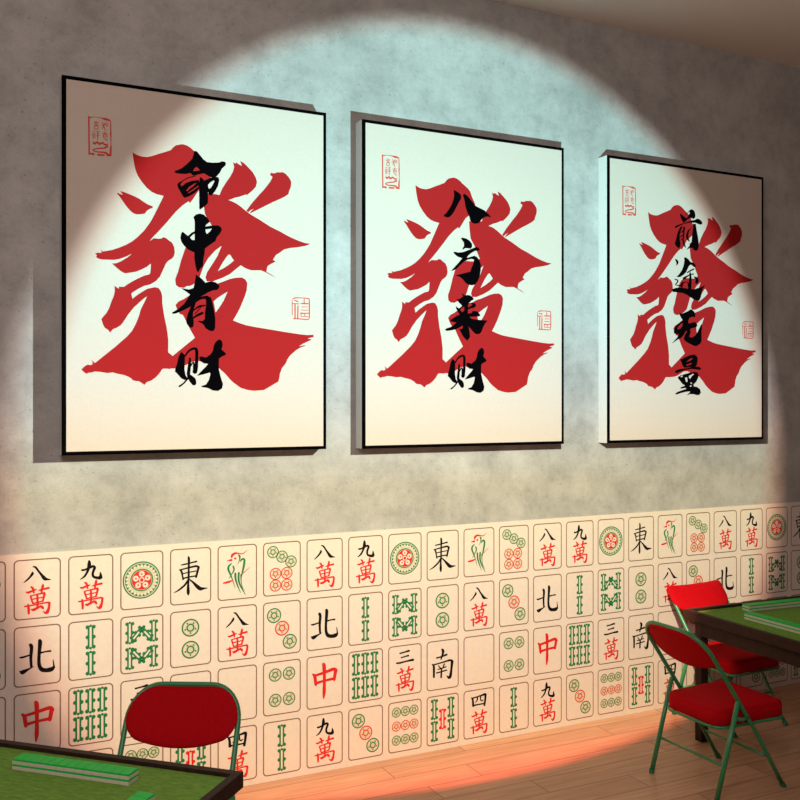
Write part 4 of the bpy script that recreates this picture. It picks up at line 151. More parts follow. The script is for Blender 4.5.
M = {
 'concrete': mat('concrete_plaster', (.37, .385, .38), .85, spec=.2, build=concrete),
 'ceiling': mat('ceiling_paint', (.84, .79, .73), .9, spec=.2),
 'side_wall': mat('side_wall_paint', (.42, .38, .35), .9, spec=.2),
 'planks': mat('wood_planks', (.42, .24, .145), .38, spec=.35, build=planks),
 'canvas': mat('canvas', (.76, .72, .62), .8, spec=.2, build=canvas_nodes),
 'art_black': mat('black_edge', (.002, .0015, .002), .9, spec=0.0),
 'art_side': mat('canvas_wrap_side', (.62, .62, .60), .7, spec=.3),
 'ink_red': mat('red_ink', (.33, .013, .014), .8, spec=.03),
 'ink_black': mat('black_ink', (.002, .0015, .002), .9, spec=0.0),
 'seal_red': mat('seal_red', (.55, .05, .03), .75, spec=.2),
 'paper': mat('wallpaper', (.70, .63, .55), .7, spec=.2, build=paper_nodes),
 'p_line': mat('print_brown', (.20, .11, .085), .7, spec=.2),
 'p_black': mat('print_black', (.006, .005, .006), .7, spec=.08),
 'p_red': mat('print_red', (.62, .015, .012), .6, spec=.3),
 'p_green': mat('print_green', (.010, .17, .05), .6, spec=.3),
 'p_tan': mat('print_tan', (.56, .53, .38), .7, spec=.2),
 'tube': mat('green_enamel', (.030, .22, .085), .35, spec=.5),
 'rubber': mat('green_rubber', (.012, .15, .06), .7),
 'vinyl': mat('red_fabric', (.42, .003, .007), .8, spec=.06, build=fabric_nodes((.38, .002, .005), (.46, .003, .008))),
 'wood': mat('dark_wood', (.03, .014, .01), .6, spec=.15, build=wood_nodes),
 'felt': mat('green_felt', (.105, .205, .03), .95, spec=.05, build=felt_nodes),
 'ivory': mat('ivory_plastic', (.62, .56, .46), .5, spec=.3),
 'tgreen': mat('green_plastic', (.012, .50, .06), .5, spec=.2),
}

# ------------------------------------------------------------------ helpers
def link(name, me, m=None, parent=None, loc=None, rot=None):
    o = bpy.data.objects.new(name, me); COL.objects.link(o)
    if m is not None:
        for k in (m if isinstance(m, (list, tuple)) else [m]): me.materials.append(M[k])
    if parent: o.parent = parent
    if loc: o.location = loc
    if rot: o.rotation_euler = rot
    return o

def bm_obj(name, bm, m, parent=None, loc=None, rot=None, smooth=False):
    bmesh.ops.recalc_face_normals(bm, faces=bm.faces)
    me = bpy.data.meshes.new(name); bm.to_mesh(me); bm.free()
    if smooth:
        for p in me.polygons: p.use_smooth = True
    return link(name, me, m, parent, loc, rot)

def box(bm, x0, x1, y0, y1, z0, z1, bevel=0.0, seg=2):
    r = bmesh.ops.create_cube(bm, size=1)
    vs = r['verts']
    for v in vs:
        v.co = Vector(((x0 + x1) / 2 + v.co.x * (x1 - x0), (y0 + y1) / 2 + v.co.y * (y1 - y0), (z0 + z1) / 2 + v.co.z * (z1 - z0)))
    if bevel:
        es = list({e for v in vs for e in v.link_edges})
        bmesh.ops.bevel(bm, geom=es, offset=bevel, segments=seg, affect='EDGES', profile=.5)

def tube(bm, pts, r, n=12, caps=True):
    pts = [Vector(p) for p in pts]
    T = []
    for i in range(len(pts)):
        a = pts[max(0, i - 1)]; b = pts[min(len(pts) - 1, i + 1)]
        T.append((b - a).normalized())
    up = Vector((0, 0, 1)) if abs(T[0].z) < .9 else Vector((1, 0, 0))
    u = T[0].cross(up).normalized(); rings = []
    for i, p in enumerate(pts):
        if i: u = (u - T[i] * u.dot(T[i])).normalized()
        w = T[i].cross(u)
        rings.append([bm.verts.new(p + (u * math.cos(2 * PI * k / n) + w * math.sin(2 * PI * k / n)) * r) for k in range(n)])
    for a, b in zip(rings, rings[1:]):
        for k in range(n): bm.faces.new((a[k], a[(k + 1) % n], b[(k + 1) % n], b[k]))
    if caps:
        bm.faces.new(rings[0][::-1]); bm.faces.new(rings[-1])

def props(o, label, cat, group=None):
    o['label'] = label; o['category'] = cat
    if group: o['group'] = group
    return o

def empty(name, loc, rz, label, cat, group=None):
    o = bpy.data.objects.new(name, None); COL.objects.link(o)
    o.location = loc; o.rotation_euler = (0, 0, rz); o.empty_display_size = .1
    return props(o, label, cat, group)

def structure(name, bm, m, loc=None):
    o = bm_obj(name, bm, m, loc=loc); o['kind'] = 'structure'; return o

def copy_tree(o, parent=None):
    c = o.copy(); COL.objects.link(c)
    if parent: c.parent = parent
    for ch in list(o.children): copy_tree(ch, c)
    return c

# flat printed shapes: closed rings (first the outline, then its holes) laid in a plane
def fill(rings):
    vs, es = [], []
    for r in rings:
        b = len(vs); vs += [Vector(q) for q in r]
        es += [(b + i, b + (i + 1) % len(r)) for i in range(len(r))]
    v, e, f, *_ = delaunay_2d_cdt(vs, es, [], 0, 1e-7)
    def inside(x, y):
        k = False
        for r in rings:
            x1, y1 = r[-1]
            for x2, y2 in r:
                if (y1 > y) != (y2 > y) and x < (x2 - x1) * (y - y1) / (y2 - y1) + x1: k = not k
                x1, y1 = x2, y2
        return k
    f = [t for t in f if inside(sum(v[i][0] for i in t) / 3, sum(v[i][1] for i in t) / 3)]
    return v, f

class Print:
    """collects flat filled shapes, u to the right and v up, on planes parallel to the wall"""
    def __init__(self): self.v = []; self.f = []; self.m = []; self.k = 0
    def add(self, rings, y, mi=0, off=(0, 0)):
        v, f = fill(rings); b = len(self.v)
        self.v += [(q[0] + off[0], y, q[1] + off[1]) for q in v]
        for t in f:
            t = list(t)
            ar = sum(v[t[i]][0] * v[t[(i + 1) % len(t)]][1] - v[t[(i + 1) % len(t)]][0] * v[t[i]][1] for i in range(len(t)))
            if ar < 0: t = t[::-1]
            self.f.append([b + i for i in t]); self.m.append(mi)
    def build(self, name, mats, parent=None, loc=None):
        me = bpy.data.meshes.new(name); me.from_pydata(self.v, [], self.f)
        for k in mats: me.materials.append(M[k])
        for p, i in zip(me.polygons, self.m): p.material_index = i
        o = bpy.data.objects.new(name, me); COL.objects.link(o)
        if parent: o.parent = parent
        if loc: o.location = loc
        return o

def ring_of(flat): return [(flat[i] * 1e-4, -flat[i + 1] * 1e-4) for i in range(0, len(flat), 2)]
def circ(cx, cy, r, n=28, a0=0): return [(cx + r * math.cos(a0 + 2 * PI * k / n), cy + r * math.sin(a0 + 2 * PI * k / n)) for k in range(n)]
def bar(x0, y0, x1, y1, w):
    dx, dy = x1 - x0, y1 - y0; l = math.hypot(dx, dy); nx, ny = -dy / l * w / 2, dx / l * w / 2
    return [(x0 + nx, y0 + ny), (x0 - nx, y0 - ny), (x1 - nx, y1 - ny), (x1 + nx, y1 + ny)]
def rrect(x0, y0, x1, y1, r, n=5):
    o = []
    for cx, cy, a in ((x1 - r, y1 - r, 0), (x0 + r, y1 - r, PI / 2), (x0 + r, y0 + r, PI), (x1 - r, y0 + r, 3 * PI / 2)):
        o += [(cx + r * math.cos(a + PI / 2 * k / n), cy + r * math.sin(a + PI / 2 * k / n)) for k in range(n + 1)]
    return o

# ------------------------------------------------------------------ room
H_CEIL = 4.245
bm = bmesh.new(); box(bm, -3, 7.6, -7.5, .1, -.1, 0); structure('floor', bm, 'planks')
bm = bmesh.new(); box(bm, -3, 7.6, -7.5, .1, H_CEIL, H_CEIL + .1); structure('ceiling', bm, 'ceiling')
bm = bmesh.new(); box(bm, -3, 7.6, 0, .1, 0, H_CEIL); structure('wall_back', bm, 'concrete')
bm = bmesh.new(); box(bm, 7.6, 7.7, -7.5, .1, -.1, H_CEIL + .1); structure('wall_right', bm, 'side_wall')
bm = bmesh.new(); box(bm, -3.1, -3, -7.5, .1, -.1, H_CEIL + .1); structure('wall_left', bm, 'side_wall')

# ------------------------------------------------------------------ mahjong wallpaper on the lower wall
PX0, PDX, PW_, PH, PTOP, PPITCH = .0643, .23532, .2033, .2747, 1.2217, .30566
WT = .004
ROWS = [['8', '9', 'circle', 'dong', 'bird', 'd7'],
        ['bei', 'b2', 'b8', 'd2', '8', 'd3'],
        ['zhong', 'b6', '3', 'nan', 'blank', 'd4'],
        ['9', 'd3', 'd9', 'b5', '4', 'b2']]
KEYM = {'8': 'eight', '9': 'nine', '3': 'three', '4': 'four'}
pr = Print()
# sheet itself (front, edges)
x0, x1, z1 = -2.99, 7.59, 1.2475
pr.v += [(x0, -.0005, .0005), (x1, -.0005, .0005), (x1, -.0005, z1), (x0, -.0005, z1), (x0, -WT, .0005), (x1, -WT, .0005), (x1, -WT, z1), (x0, -WT, z1)]
for f in ([4, 5, 6, 7], [0, 3, 2, 1], [7, 6, 2, 3], [0, 1, 5, 4], [4, 7, 3, 0], [5, 1, 2, 6]): pr.f.append(f); pr.m.append(0)
LINE, BLK, RED, GRN, TAN = 1, 2, 3, 4, 5
YB = -WT - .0003
def coin(ox, oz, cx, cz, r, mi):
    c = (ox + cx, oz - cz)
    pr.add([circ(*c, r, 28), circ(*c, r * .84, 28)], YB, mi)
    pr.add([circ(*c, r * .84, 28)], YB + .0001, TAN)
    pr.add([circ(*c, r * .70, 20), circ(*c, r * .62, 20)], YB, 0)
    pr.add([circ(*c, r * .46, 16), circ(*c, r * .30, 16)], YB, mi)
    for k in range(5):
        a = PI / 2 + 2 * PI * k / 5 + PI / 5
        pr.add([circ(c[0] + r * .60 * math.cos(a), c[1] + r * .60 * math.sin(a), r * .105, 8)], YB - .00005, mi)
def stick(ox, oz, cx, cz, h, mi, ang=0.0, w=1.0):
    """a bamboo mark: two rails with knobs at both ends and the waist"""
    ca, sa = math.cos(ang), math.sin(ang)
    def T(ring): return [(ox + cx + x * ca - y * sa, oz - cz + x * sa + y * ca) for x, y in ring]
    k = h / .112 * w
    for s in (-1, 1):
        pr.add([T(bar(s * .0090 * k, -h * .44, s * .0090 * k, h * .44, .0085 * k))], YB, mi)
        for t in (-.42, 0, .42):
            pr.add([T(circ(s * .0140 * k, t * h, .0092 * k, 12))], YB - .00004, mi)
    for t in (-.47, .47): pr.add([T(circ(0, t * h, .0062 * k, 10))], YB - .00002, mi)
    pr.add([T(bar(0, -h * .40, 0, h * .40, .010 * k))], YB + .0001, 0)
def face(key, ox, oz):
    def glyph(name, mi):
        for i, g in enumerate(G[name]): pr.add([ring_of(g)], YB - .00001 * i, mi, (ox, oz))
    if key in KEYM: glyph(KEYM[key], BLK); glyph('wan', RED)
    elif key in ('dong', 'bei', 'nan'): glyph(key, BLK)
    elif key == 'zhong': glyph('zhong', RED)
    elif key == 'bird': glyph('bird_red', RED); glyph('bird_green', GRN)
    elif key == 'circle':
        c = (ox + .1002, oz - .1368)
        pr.add([circ(*c, .0895, 56), circ(*c, .083, 56)], YB, GRN)
        pr.add([circ(*c, .083, 56), circ(*c, .0795, 56)], YB, 0)
        pr.add([circ(*c, .0795, 56), circ(*c, .077, 56)], YB, GRN)
        pr.add([circ(*c, .077, 56), circ(*c, .047, 56)], YB + .0001, TAN)
        for k in range(26):
            a = 2 * PI * k / 26
            pr.add([[(c[0] + .077 * math.cos(a - .085), c[1] + .077 * math.sin(a - .085)), (c[0] + .077 * math.cos(a + .085), c[1] + .077 * math.sin(a + .085)), (c[0] + .067 * math.cos(a), c[1] + .067 * math.sin(a))]], YB, GRN)
            b = a + PI / 26
            pr.add([circ(c[0] + .068 * math.cos(b), c[1] + .068 * math.sin(b), .0045, 8)], YB, 0)
        pr.add([circ(*c, .054, 40), circ(*c, .0485, 40)], YB, GRN)
        pr.add([circ(*c, .0465, 40)], YB, RED)
        for k in range(5):
            a = PI / 2 + 2 * PI * k / 5
            pr.add([circ(c[0] + .0295 * math.cos(a), c[1] + .0295 * math.sin(a), .0138, 14)], YB - .0001, 0)
            pr.add([circ(c[0] + .0285 * math.cos(a), c[1] + .0285 * math.sin(a), .0045, 10)], YB - .0002, RED)
        pr.add([circ(*c, .0135, 18), circ(*c, .0085, 18)], YB - .0001, 0)
    elif key == 'd2':
        for cx, cz in ((.0998, .0855), (.0998, .1937)): coin(ox, oz, cx, cz, .044, GRN)
    elif key == 'd3':
        for (cx, cz), c in zip(((.059, .0697), (.102, .1386), (.1434, .2108)), (GRN, RED, GRN)): coin(ox, oz, cx, cz, .0385, c)
    elif key == 'd4':
        for cx in (.065, .1393):
            for cz in (.069, .199): coin(ox, oz, cx, cz, .034, GRN)
    elif key == 'd7':
        for (cx, cz), c in zip(((.0531, .0499), (.1014, .0765), (.1502, .1047), (.0664, .1624), (.1271, .1622), (.0664, .2222), (.1271, .2226)), (GRN, GRN, GRN, RED, RED, RED, RED)): coin(ox, oz, cx, cz, .0312, c)
    elif key == 'd9':
        for cz, c in ((.0567, GRN), (.1332, RED), (.2097, GRN)):
            for cx in (.0489, .1035, .1566): coin(ox, oz, cx, cz, .0275, c)
    elif key == 'b2':
        for cz in (.0788, .2018): stick(ox, oz, .1, cz, .112, GRN)
    elif key == 'b6':
        for cx in (.0446, .0986, .1528):
            for cz in (.0725, .198): stick(ox, oz, cx, cz, .115, GRN)
    elif key == 'b5':
        for cx in (.0486, .154):
            for cz in (.075, .197): stick(ox, oz, cx, cz, .112, GRN)
        stick(ox, oz, .1001, .1349, .112, RED)
    elif key == 'b8':
        for cx in (.044, .1568):
            for cz in (.080, .2025): stick(ox, oz, cx, cz, .104, GRN)
        for cx, cz, a in ((.0800, .088, -.70), (.1200, .088, .70), (.0800, .1935, .70), (.1200, .1935, -.70)): stick(ox, oz, cx, cz, .072, GRN, a, 1.35)
for c in range(-12, 31):
    for r in range(4):
        ox, oz = PX0 + c * PDX, PTOP - r * PPITCH
        pr.add([rrect(ox, oz - PH, ox + PW_, oz, .021), rrect(ox + .0055, oz - PH + .0055, ox + PW_ - .0055, oz - .0055, .0165)], YB, LINE)
        if ox > -2.9: face(ROWS[r][(c - 1) % 6], ox, oz)
wp = pr.build('wallpaper', ['paper', 'p_line', 'p_black', 'p_red', 'p_green', 'p_tan'])
props(wp, 'cream wallpaper printed with four rows of mahjong tile faces along the lower wall', 'wallpaper')

# ------------------------------------------------------------------ three calligraphy canvases
AW, AH, AD, AB = 1.292, 1.734, .0865, .0165
def wall_art(x, ztop, label, chars):
    t = empty('wall_art', (x, 0, ztop), 0, label, 'wall art', 'framed calligraphy prints on the concrete wall')
    bm = bmesh.new(); box(bm, 0, AW, -AD + .003, -.001, -AH, 0, .0015, 1); bm_obj('side_wrap', bm, 'art_side', t)
    bm = bmesh.new()
    for a in ((0, AW, -AB, 0), (0, AW, -AH, -AH + AB), (0, AB + .004, -AH + AB, -AB), (AW - AB + .001, AW, -AH + AB, -AB)):
        box(bm, a[0], a[1], -AD, -AD + .003, a[2], a[3])
    e = bm_obj('edge_band', bm, 'art_black', t); e['label'] = 'thin black band around the front'
    bm = bmesh.new(); box(bm, AB + .004, AW - AB + .001, -AD + .0006, -AD + .003, -AH + AB, -AB); bm_obj('canvas', bm, 'canvas', t)
    p = Print()
    for i, g in enumerate(BIG): p.add([ring_of(r) for r in g], -AD + .0004 - .00002 * i)
    q = p.build('big_character', ['ink_red'], t); q['label'] = 'large red brush character'
    for name in chars:
        p = Print()
        for i, g in enumerate(TXT[name]): p.add([ring_of(r) for r in g], -AD + .0001 - .00004 * i)
        q = p.build('small_character', ['ink_black'], t); q['label'] = 'small black brush character'
    for k, rng in enumerate((SEAL[:-14], SEAL[-14:])):
        p = Print()
        for i, g in enumerate(rng): p.add([ring_of(r) for r in g], -AD + .0003 - .00001 * i)
        q = p.build('seal_stamp', ['seal_red'], t); q['label'] = ('tall rectangular red seal at top left', 'small squarish red seal at right')[k]
    return t
wall_art(.4965, 3.431, 'leftmost and largest-looking calligraphy print, black characters 命中有财 over red 發', ['ming', 'zhong', 'you', 'cai'])
wall_art(1.9905, 3.427, 'middle calligraphy print of the three, black characters 八方来财 over red 發', ['ba', 'fang', 'lai', 'cai'])
wall_art(3.600, 3.424, 'rightmost calligraphy print of the three, black characters 前途无量 over red 發', ['qian', 'tu', 'wu', 'liang'])

# ------------------------------------------------------------------ folding chairs (local +x is the way the sitter faces)
def arc_loop(hw, rc, top, lean, zc0):
    """upper loop of the back tube in its slanted plane; returns (y, z) from left side over the top to right side"""
    pts = []
    for k in range(9):
        a = PI * k / 16; pts.append((hw - rc + rc * math.cos(a), top - rc + rc * math.sin(a)))
    n = 6
    for k in range(1, n): pts.append(((hw - rc) * (1 - 2 * k / n), top))
    for k in range(9):
        a = PI / 2 + PI * k / 16; pts.append((-(hw - rc) + rc * math.cos(a), top - rc + rc * math.sin(a)))
    return pts

def lean_x(z): return .236 - .64 * z - .035 * max(0, min(1, (z - .30) / .5))

def folding_chair(name, loc, rz, label, style=0):
    t = empty(name, loc, rz, label, 'chair', 'red and green folding chairs around the mahjong tables')
    R = .0105; top = .819; hwf, hwt = .216, .219
    def ySide(z): return hwf + (hwt - hwf) * min(1, z / .6)
    loop = arc_loop(hwt, .12, top, 0, 0)
    side = [(ySide(z), z) for z in (.012, .15, .3, .45, .6)]
    if style == 0:
        path = side + loop + [(-y, z) for y, z in side[::-1]]
        bm = bmesh.new(); tube(bm, [(lean_x(z), y, z) for y, z in path], R, 12)
        bm_obj('back_frame', bm, 'tube', t, smooth=True)
    else:
        bm = bmesh.new()
        for s in (-1, 1): tube(bm, [(lean_x(z), s * y, z) for y, z in side + [(hwt, .70), (hwt - .01, .765)]], R, 12)
        bm_obj('back_frame', bm, 'tube', t, smooth=True)
    for s in (1, -1):
        RB = .0122; bm = bmesh.new(); tube(bm, [(-.232, s * .222, .012), (-.165, s * .224, .236), (-.093, s * .226, .472)], RB, 12)
        bmesh.ops.create_uvsphere(bm, u_segments=12, v_segments=6, radius=RB, matrix=Matrix.Translation((-.093, s * .226, .472)))
        g = bm_obj('rear_leg', bm, 'tube', t, smooth=True)
        bm = bmesh.new(); tube(bm, [(-.236, s * .222, 0), (-.231, s * .222, .02)], R * 1.35, 12); bm_obj('foot_cap', bm, 'rubber', g, smooth=False)
        bm = bmesh.new(); tube(bm, [(lean_x(0) + .003, s * hwf, 0), (lean_x(.02), s * hwf, .02)], R * 1.35, 12); bm_obj('foot_cap', bm, 'rubber', t)
        bm = bmesh.new(); tube(bm, [(-.115, s * .222, .40), (-.06, s * .226, .385), (-.02, s * .222, .395)], .009, 10); bm_obj('pivot_bracket', bm, 'tube', t, smooth=True)
    bm = bmesh.new(); tube(bm, [(-.180, .222, .178), (-.180, 0, .178), (-.180, -.222, .178)], .0065, 10); bm_obj('rear_stretcher', bm, 'tube', t, smooth=True)
    bm = bmesh.new(); tube(bm, [(lean_x(.17), .218, .17), (lean_x(.17), 0, .17), (lean_x(.17), -.218, .17)], .0065, 10); bm_obj('front_stretcher', bm, 'tube', t, smooth=True)
    # seat cushion : rounded trapezoid outline, extruded with a crowned top
    def outline(k=0.0):
        pts = []
        fx = .262 if style == 0 else .215
        cs = [(fx, .205, .04), (-.185, .190, .07), (-.185, -.190, .07), (fx, -.205, .04)]
        for i, (cx, cy, r) in enumerate(cs):
            sx = -1 if cx > 0 else 1; sy = -1 if cy > 0 else 1
            c = (cx + sx * r, cy + sy * r)
            a0 = {0: 0, 1: PI / 2, 2: PI, 3: 3 * PI / 2}[i]
            rr = r - k
            for j in range(7):
                a = a0 + PI / 2 * j / 6
                pts.append((c[0] + rr * math.cos(a), c[1] + rr * math.sin(a)))
        return pts
    bm = bmesh.new(); rings = []
    prof = [(.006, .352), (0, .358), (0, .414), (.004, .422), (.0035, .4245), (.012, .430), (.03, .435)]
    for k, z in prof: rings.append([bm.verts.new((x, y, z)) for x, y in outline(k)])
    for a, b in zip(rings, rings[1:]):
        n = len(a)
        for i in range(n): bm.faces.new((a[i], a[(i + 1) % n], b[(i + 1) % n], b[i]))
    cx = sum(v.co.x for v in rings[-1]) / len(rings[-1])
    cc = bm.verts.new((cx, 0, .441)); mid = [bm.verts.new((cx + (v.co.x - cx) * .6, v.co.y * .6, .440)) for v in rings[-1]]
    n = len(mid)
    for i in range(n):
        bm.faces.new((rings[-1][i], rings[-1][(i + 1) % n], mid[(i + 1) % n], mid[i])); bm.faces.new((mid[i], mid[(i + 1) % n], cc))
    bm.faces.new(rings[0][::-1])
    bm_obj('seat', bm, 'vinyl', t, smooth=True)
    bm = bmesh.new(); o = outline(-.002); P = [(x, y, .347) for x, y in o]
    tube(bm, P + [P[0]], .0075, 8, caps=False); bm_obj('seat_frame', bm, 'tube', t, smooth=True)
    # back cushion: curved padded panel in the slanted plane of the back tube
    if style == 0:
        hw, zt, zb, rt, rb, sag = .218, .815, .662, .106, .055, .048
    else:
        hw, zt, zb, rt, rb, sag = .236, .785, .660, .03, .055, .045
    U, V = 24, 12
    bm = bmesh.new(); fr, bk = [], []
    def edge(u):  # top and bottom heights of the panel at half-width fraction u
        a = abs(u); w = hw
        x = a * w
        ztop = zt - (rt - math.sqrt(max(0, rt * rt - max(0, x - (w - rt)) ** 2)))
        zbot = zb - sag * (1 - u * u) + (rb - math.sqrt(max(0, rb * rb - max(0, x - (w - rb)) ** 2)))
        return ztop, zbot
    xo = .016 if style == 0 else .004
    for i in range(U + 1):
        u = -1 + 2 * i / U; u = math.sin(u * PI / 2)
        ztop, zbot = edge(u); a_, b_ = [], []
        for j in range(V + 1):
            v = j / V; vv = .5 - .5 * math.cos(PI * v)
            z = zbot + (ztop - zbot) * vv; y = u * hw
            bow = (-.028 if style == 0 else .035) * (1 - u * u)
            th = .014 * (max(0, 1 - u ** 6) ** .5) * (max(0, 1 - (2 * vv - 1) ** 6) ** .5)
            x = lean_x(z) + xo + bow
            a_.append(bm.verts.new((x + .004 + th, y, z + th * .5))); b_.append(bm.verts.new((x - .004 - th * .5, y, z - th * .3)))
        fr.append(a_); bk.append(b_)
    for i in range(U):
        for j in range(V):
            bm.faces.new((fr[i][j], fr[i + 1][j], fr[i + 1][j + 1], fr[i][j + 1]))
            bm.faces.new((bk[i][j], bk[i][j + 1], bk[i + 1][j + 1], bk[i + 1][j]))
        bm.faces.new((fr[i][0], bk[i][0], bk[i + 1][0], fr[i + 1][0])); bm.faces.new((fr[i][V], fr[i + 1][V], bk[i + 1][V], bk[i][V]))
    for j in range(V):
        bm.faces.new((fr[0][j], fr[0][j + 1], bk[0][j + 1], bk[0][j])); bm.faces.new((fr[U][j], bk[U][j], bk[U][j + 1], fr[U][j + 1]))
    bm_obj('backrest', bm, 'vinyl', t, smooth=True)
    return t

folding_chair('folding_chair', (3.58, -.992, 0), math.radians(1), 'nearest red folding chair on the right, green tube frame, seen whole from behind')
folding_chair('folding_chair', (4.325, -.345, 0), math.radians(-87), 'bright red folding chair tucked between the wallpaper and the right table', 1)
folding_chair('folding_chair', (.733, -1.160, 0), math.radians(-118), 'dark red folding chair behind the left table, only its backrest showing')

# ------------------------------------------------------------------ mahjong tables
TS, TH, FELT = 1.05, .745, .731
def mahjong_table(corner, rz, label):
    """local origin is the floor under the centre; corner is where local (-TS/2, +TS/2) stands"""
    h = TS / 2; c, s = math.cos(rz), math.sin(rz)
    lx, ly = -h, h
    ox = corner[0] - (lx * c - ly * s); oy = corner[1] - (lx * s + ly * c)
    t = empty('mahjong_table', (ox, oy, 0), rz, label, 'table', 'mahjong tables with green felt tops')
    bm = bmesh.new(); w = .030
    for a in ((-h, h, h - w, h), (-h, h, -h, -h + w), (-h, -h + w, -h + w, h - w), (h - w, h, -h + w, h - w)):
        box(bm, *a, TH - .052, TH, .0015, 1)
    bm_obj('rim', bm, 'wood', t)
    bm = bmesh.new(); box(bm, -h + w, h - w, -h + w, h - w, TH - .045, FELT); bm_obj('felt_top', bm, 'felt', t)
    i = .045; L = .052
    for a in ((-h + i, h - i, h - i - .02, h - i), (-h + i, h - i, -h + i, -h + i + .02), (-h + i, -h + i + .02, -h + i + .02, h - i - .02), (h - i - .02, h - i, -h + i + .02, h - i - .02)):
        bm = bmesh.new(); box(bm, *a, .605, TH - .052, .001, 1); bm_obj('apron', bm, 'wood', t)
    for sx in (-1, 1):
        for sy in (-1, 1):
            bm = bmesh.new(); xa, ya = sx * (h - i + .001), sy * (h - i + .001); xb, yb = xa - sx * L, ya - sy * L
            box(bm, min(xa, xb), max(xa, xb), min(ya, yb), max(ya, yb), 0, TH - .052, .002, 1); bm_obj('leg', bm, 'wood', t)
    return t
mahjong_table((3.848, -.465), math.radians(-1.5), 'dark wood mahjong table with green felt at the right, beside two red chairs')
# the left table is turned so that one corner points along the wall
ang = math.atan2(-.664, .6925)      # from its far left along the far edge to the visible corner
cv = Vector((.884, -1.641)); far = cv - Vector((math.cos(ang), math.sin(ang))) * TS
mahjong_table((far.x, far.y), ang, 'dark wood mahjong table with green felt at the lower left, cut by the frame')

# ------------------------------------------------------------------ mahjong tiles
TW, TL, TT = .0341, .0565, .018
def make_tile(loc, rz):
    bm = bmesh.new(); box(bm, .0004, TW - .0004, 0, TL, 0, .0112, .0012, 2)
    o = bm_obj('mahjong_tile', bm, 'ivory', loc=loc, rot=(0, 0, rz))
    bm = bmesh.new(); box(bm, .0004, TW - .0004, 0, TL, .0112, TT, .0016, 2)
    b = bm_obj('tile_back', bm, 'tgreen', o); b['label'] = 'bright green plastic back'
    return o
ORD = ['first', 'second', 'third', 'fourth', 'fifth', 'sixth', 'seventh', 'eighth', 'ninth', 'tenth', 'eleventh', 'twelfth', 'thirteenth']
proto = None
def tile_row(x, y, deg, n, where, start, group, first_col=0):
    """x, y is the corner of the first tile; tiles run along the direction, their length lies to its left"""
    global proto
    a = math.radians(deg); random.seed(int(x * 1000))
    for k in range(n):
        for layer in (0, 1):
            j = random.uniform(-.0004, .0004)
            px = x + math.cos(a) * TW * k - math.sin(a) * j; py = y + math.sin(a) * TW * k + math.cos(a) * j
            if proto is None: o = proto = make_tile((px, py, FELT), a)
            else: o = copy_tree(proto)
            o.location = (px, py, FELT + layer * TT); o.rotation_euler = (0, 0, a)
            props(o, '%s tile from the %s, %s layer, %s' % (ORD[k], start, ('lower', 'upper')[layer], where), 'mahjong tile', group)
d = math.degrees(math.atan2(-.3049, .3211))
tile_row(.2132, -1.2543, d, 13, 'in the long row on the left table', 'left end', 'tiles in the long row on the left table')
# second row on the left table runs towards the lower frame edge; its tiles lie with their length to the right
a2 = math.radians(225.6)
sx, sy = .541, -1.699
# start at the outer (right) corner so that the tiles' length reaches back to the left side
tile_row(sx, sy, 225.6, 4, 'cropped row on the left table', 'upper end', 'tiles in the cropped row at the lower left')
tile_row(4.178, -.640, -4.0, 13, 'far row on the right table', 'left end', 'tiles in the far row on the right table')
tile_row(4.018, -.756, -90.0, 13, 'near row on the right table', 'far end', 'tiles in the near row on the right table')

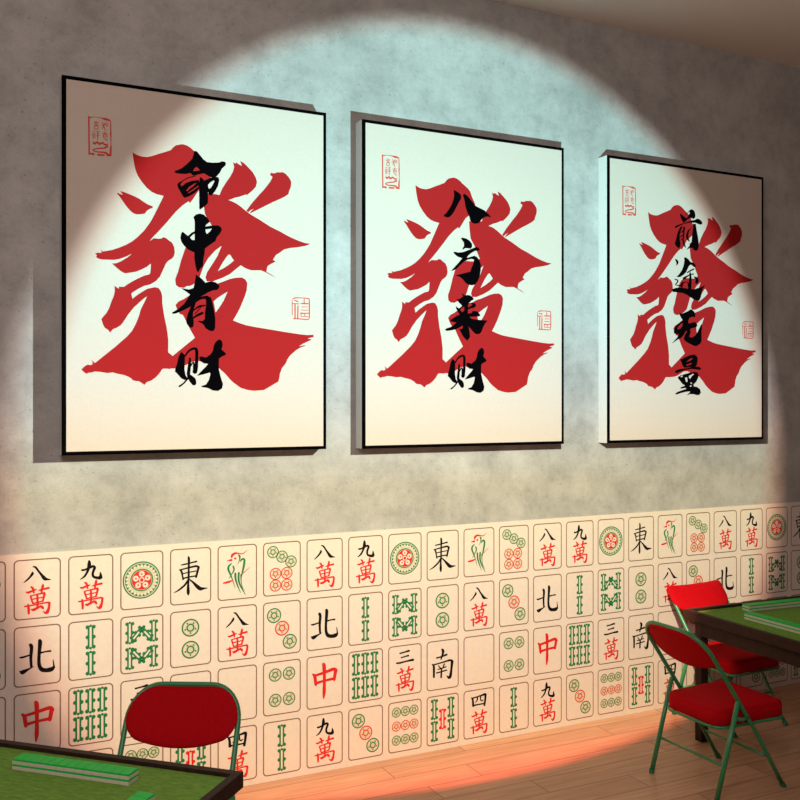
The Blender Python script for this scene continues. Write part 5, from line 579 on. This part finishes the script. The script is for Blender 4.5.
# ------------------------------------------------------------------ light
def spot_gobo():
    L = bpy.data.lights.new('wall_projector', 'SPOT'); L.spot_size = math.radians(2 * 56.85); L.spot_blend = 0
    L.energy = 224; L.shadow_soft_size = .012; L.use_nodes = True
    nt = L.node_tree; em = nt.nodes['Emission']
    tc = N(nt, 'ShaderNodeTexCoord'); sp = N(nt, 'ShaderNodeSeparateXYZ'); nt.links.new(tc.outputs['Normal'], sp.inputs[0])
    mz = math_node(nt, 'ABSOLUTE', sp.outputs[2])
    e = math_node(nt, 'DIVIDE', sp.outputs[1], math_node(nt, 'MAXIMUM', mz, .05))
    f = math_node(nt, 'MULTIPLY_ADD', e, 1 / 2.9, .5)
    def q(v): return v / 2.9 + .5
    k = .735
    def kk(r, g, bl): return (r * k, g * k, bl * k)
    def kk(k, r, g, bl): return (r * k, g * k, bl * k)
    col = ramp(nt, f, [(q(-1.42), kk(.66, 1, .24, .18)), (q(-1.28), kk(.70, 1, .44, .30)), (q(-1.05), kk(.76, 1, .74, .46)), (q(-.75), kk(.76, 1, .86, .62)), (q(-.55), kk(.78, 1, .90, .62)), (q(-.36), kk(.76, 1, .91, .60)), (q(-.15), kk(.735, .91, 1, .90)), (q(-.04), kk(.735, .80, 1, .98)), (q(.23), kk(.72, .62, .98, 1)), (q(.7), kk(.60, .58, 1, 1)), (q(1.2), kk(.43, .54, 1, 1))])
    th = math_node(nt, 'DIVIDE', math_node(nt, 'ARCCOSINE', mz), math.radians(56.85))
    rim = ramp(nt, th, [(.0, (1, 1, 1)), (.90, (1, 1, 1)), (.952, (1.0, .98, .98)), (.970, (.86, .64, .62)), (.984, (.40, .23, .22)), (.996, (.0, .0, .0))])
    c = mixc(nt, 1.0, col, rim, 'MULTIPLY')
    nt.links.new(c, em.inputs['Color'])
    st = math_node(nt, 'POWER', math_node(nt, 'MAXIMUM', mz, .3), -2.5)
    nt.links.new(st, em.inputs['Strength'])
    o = bpy.data.objects.new('wall_projector', L); COL.objects.link(o)
    o.location = (2.5, -1.6, 2.33)
    d = Vector((.034, 1, -.1490)).normalized()
    o.rotation_euler = d.to_track_quat('-Z', 'Y').to_euler()
spot_gobo()

def area(name, loc, tgt, size, energy, color):
    L = bpy.data.lights.new(name, 'AREA'); L.shape = 'RECTANGLE'; L.size, L.size_y = size; L.energy = energy; L.color = color
    o = bpy.data.objects.new(name, L); COL.objects.link(o); o.location = loc
    o.rotation_euler = (Vector(tgt) - Vector(loc)).to_track_quat('-Z', 'Y').to_euler()
    return o
area('room_light', (-.3, -4.2, 4.1), (2.8, -1.1, .2), (2.2, 1.6), 138, (1, .875, .835))

w = bpy.data.worlds.new('room_ambient'); S.world = w; w.use_nodes = True
w.node_tree.nodes['Background'].inputs[0].default_value = (.95, .68, .64, 1)
w.node_tree.nodes['Background'].inputs[1].default_value = .23

# ------------------------------------------------------------------ camera
cam = bpy.data.cameras.new('camera'); cam.sensor_width = 36; cam.lens = 936.83 / 800 * 36; cam.clip_start = .05
co = bpy.data.objects.new('camera', cam); COL.objects.link(co)
co.location = (0, -4.5928, 1.95); co.rotation_euler = (PI / 2, 0, -.45643)
S.camera = co
S.view_settings.view_transform = 'Standard'; S.view_settings.look = 'None'
S.view_settings.exposure = 0; S.view_settings.gamma = 1; S.view_settings.use_curve_mapping = False
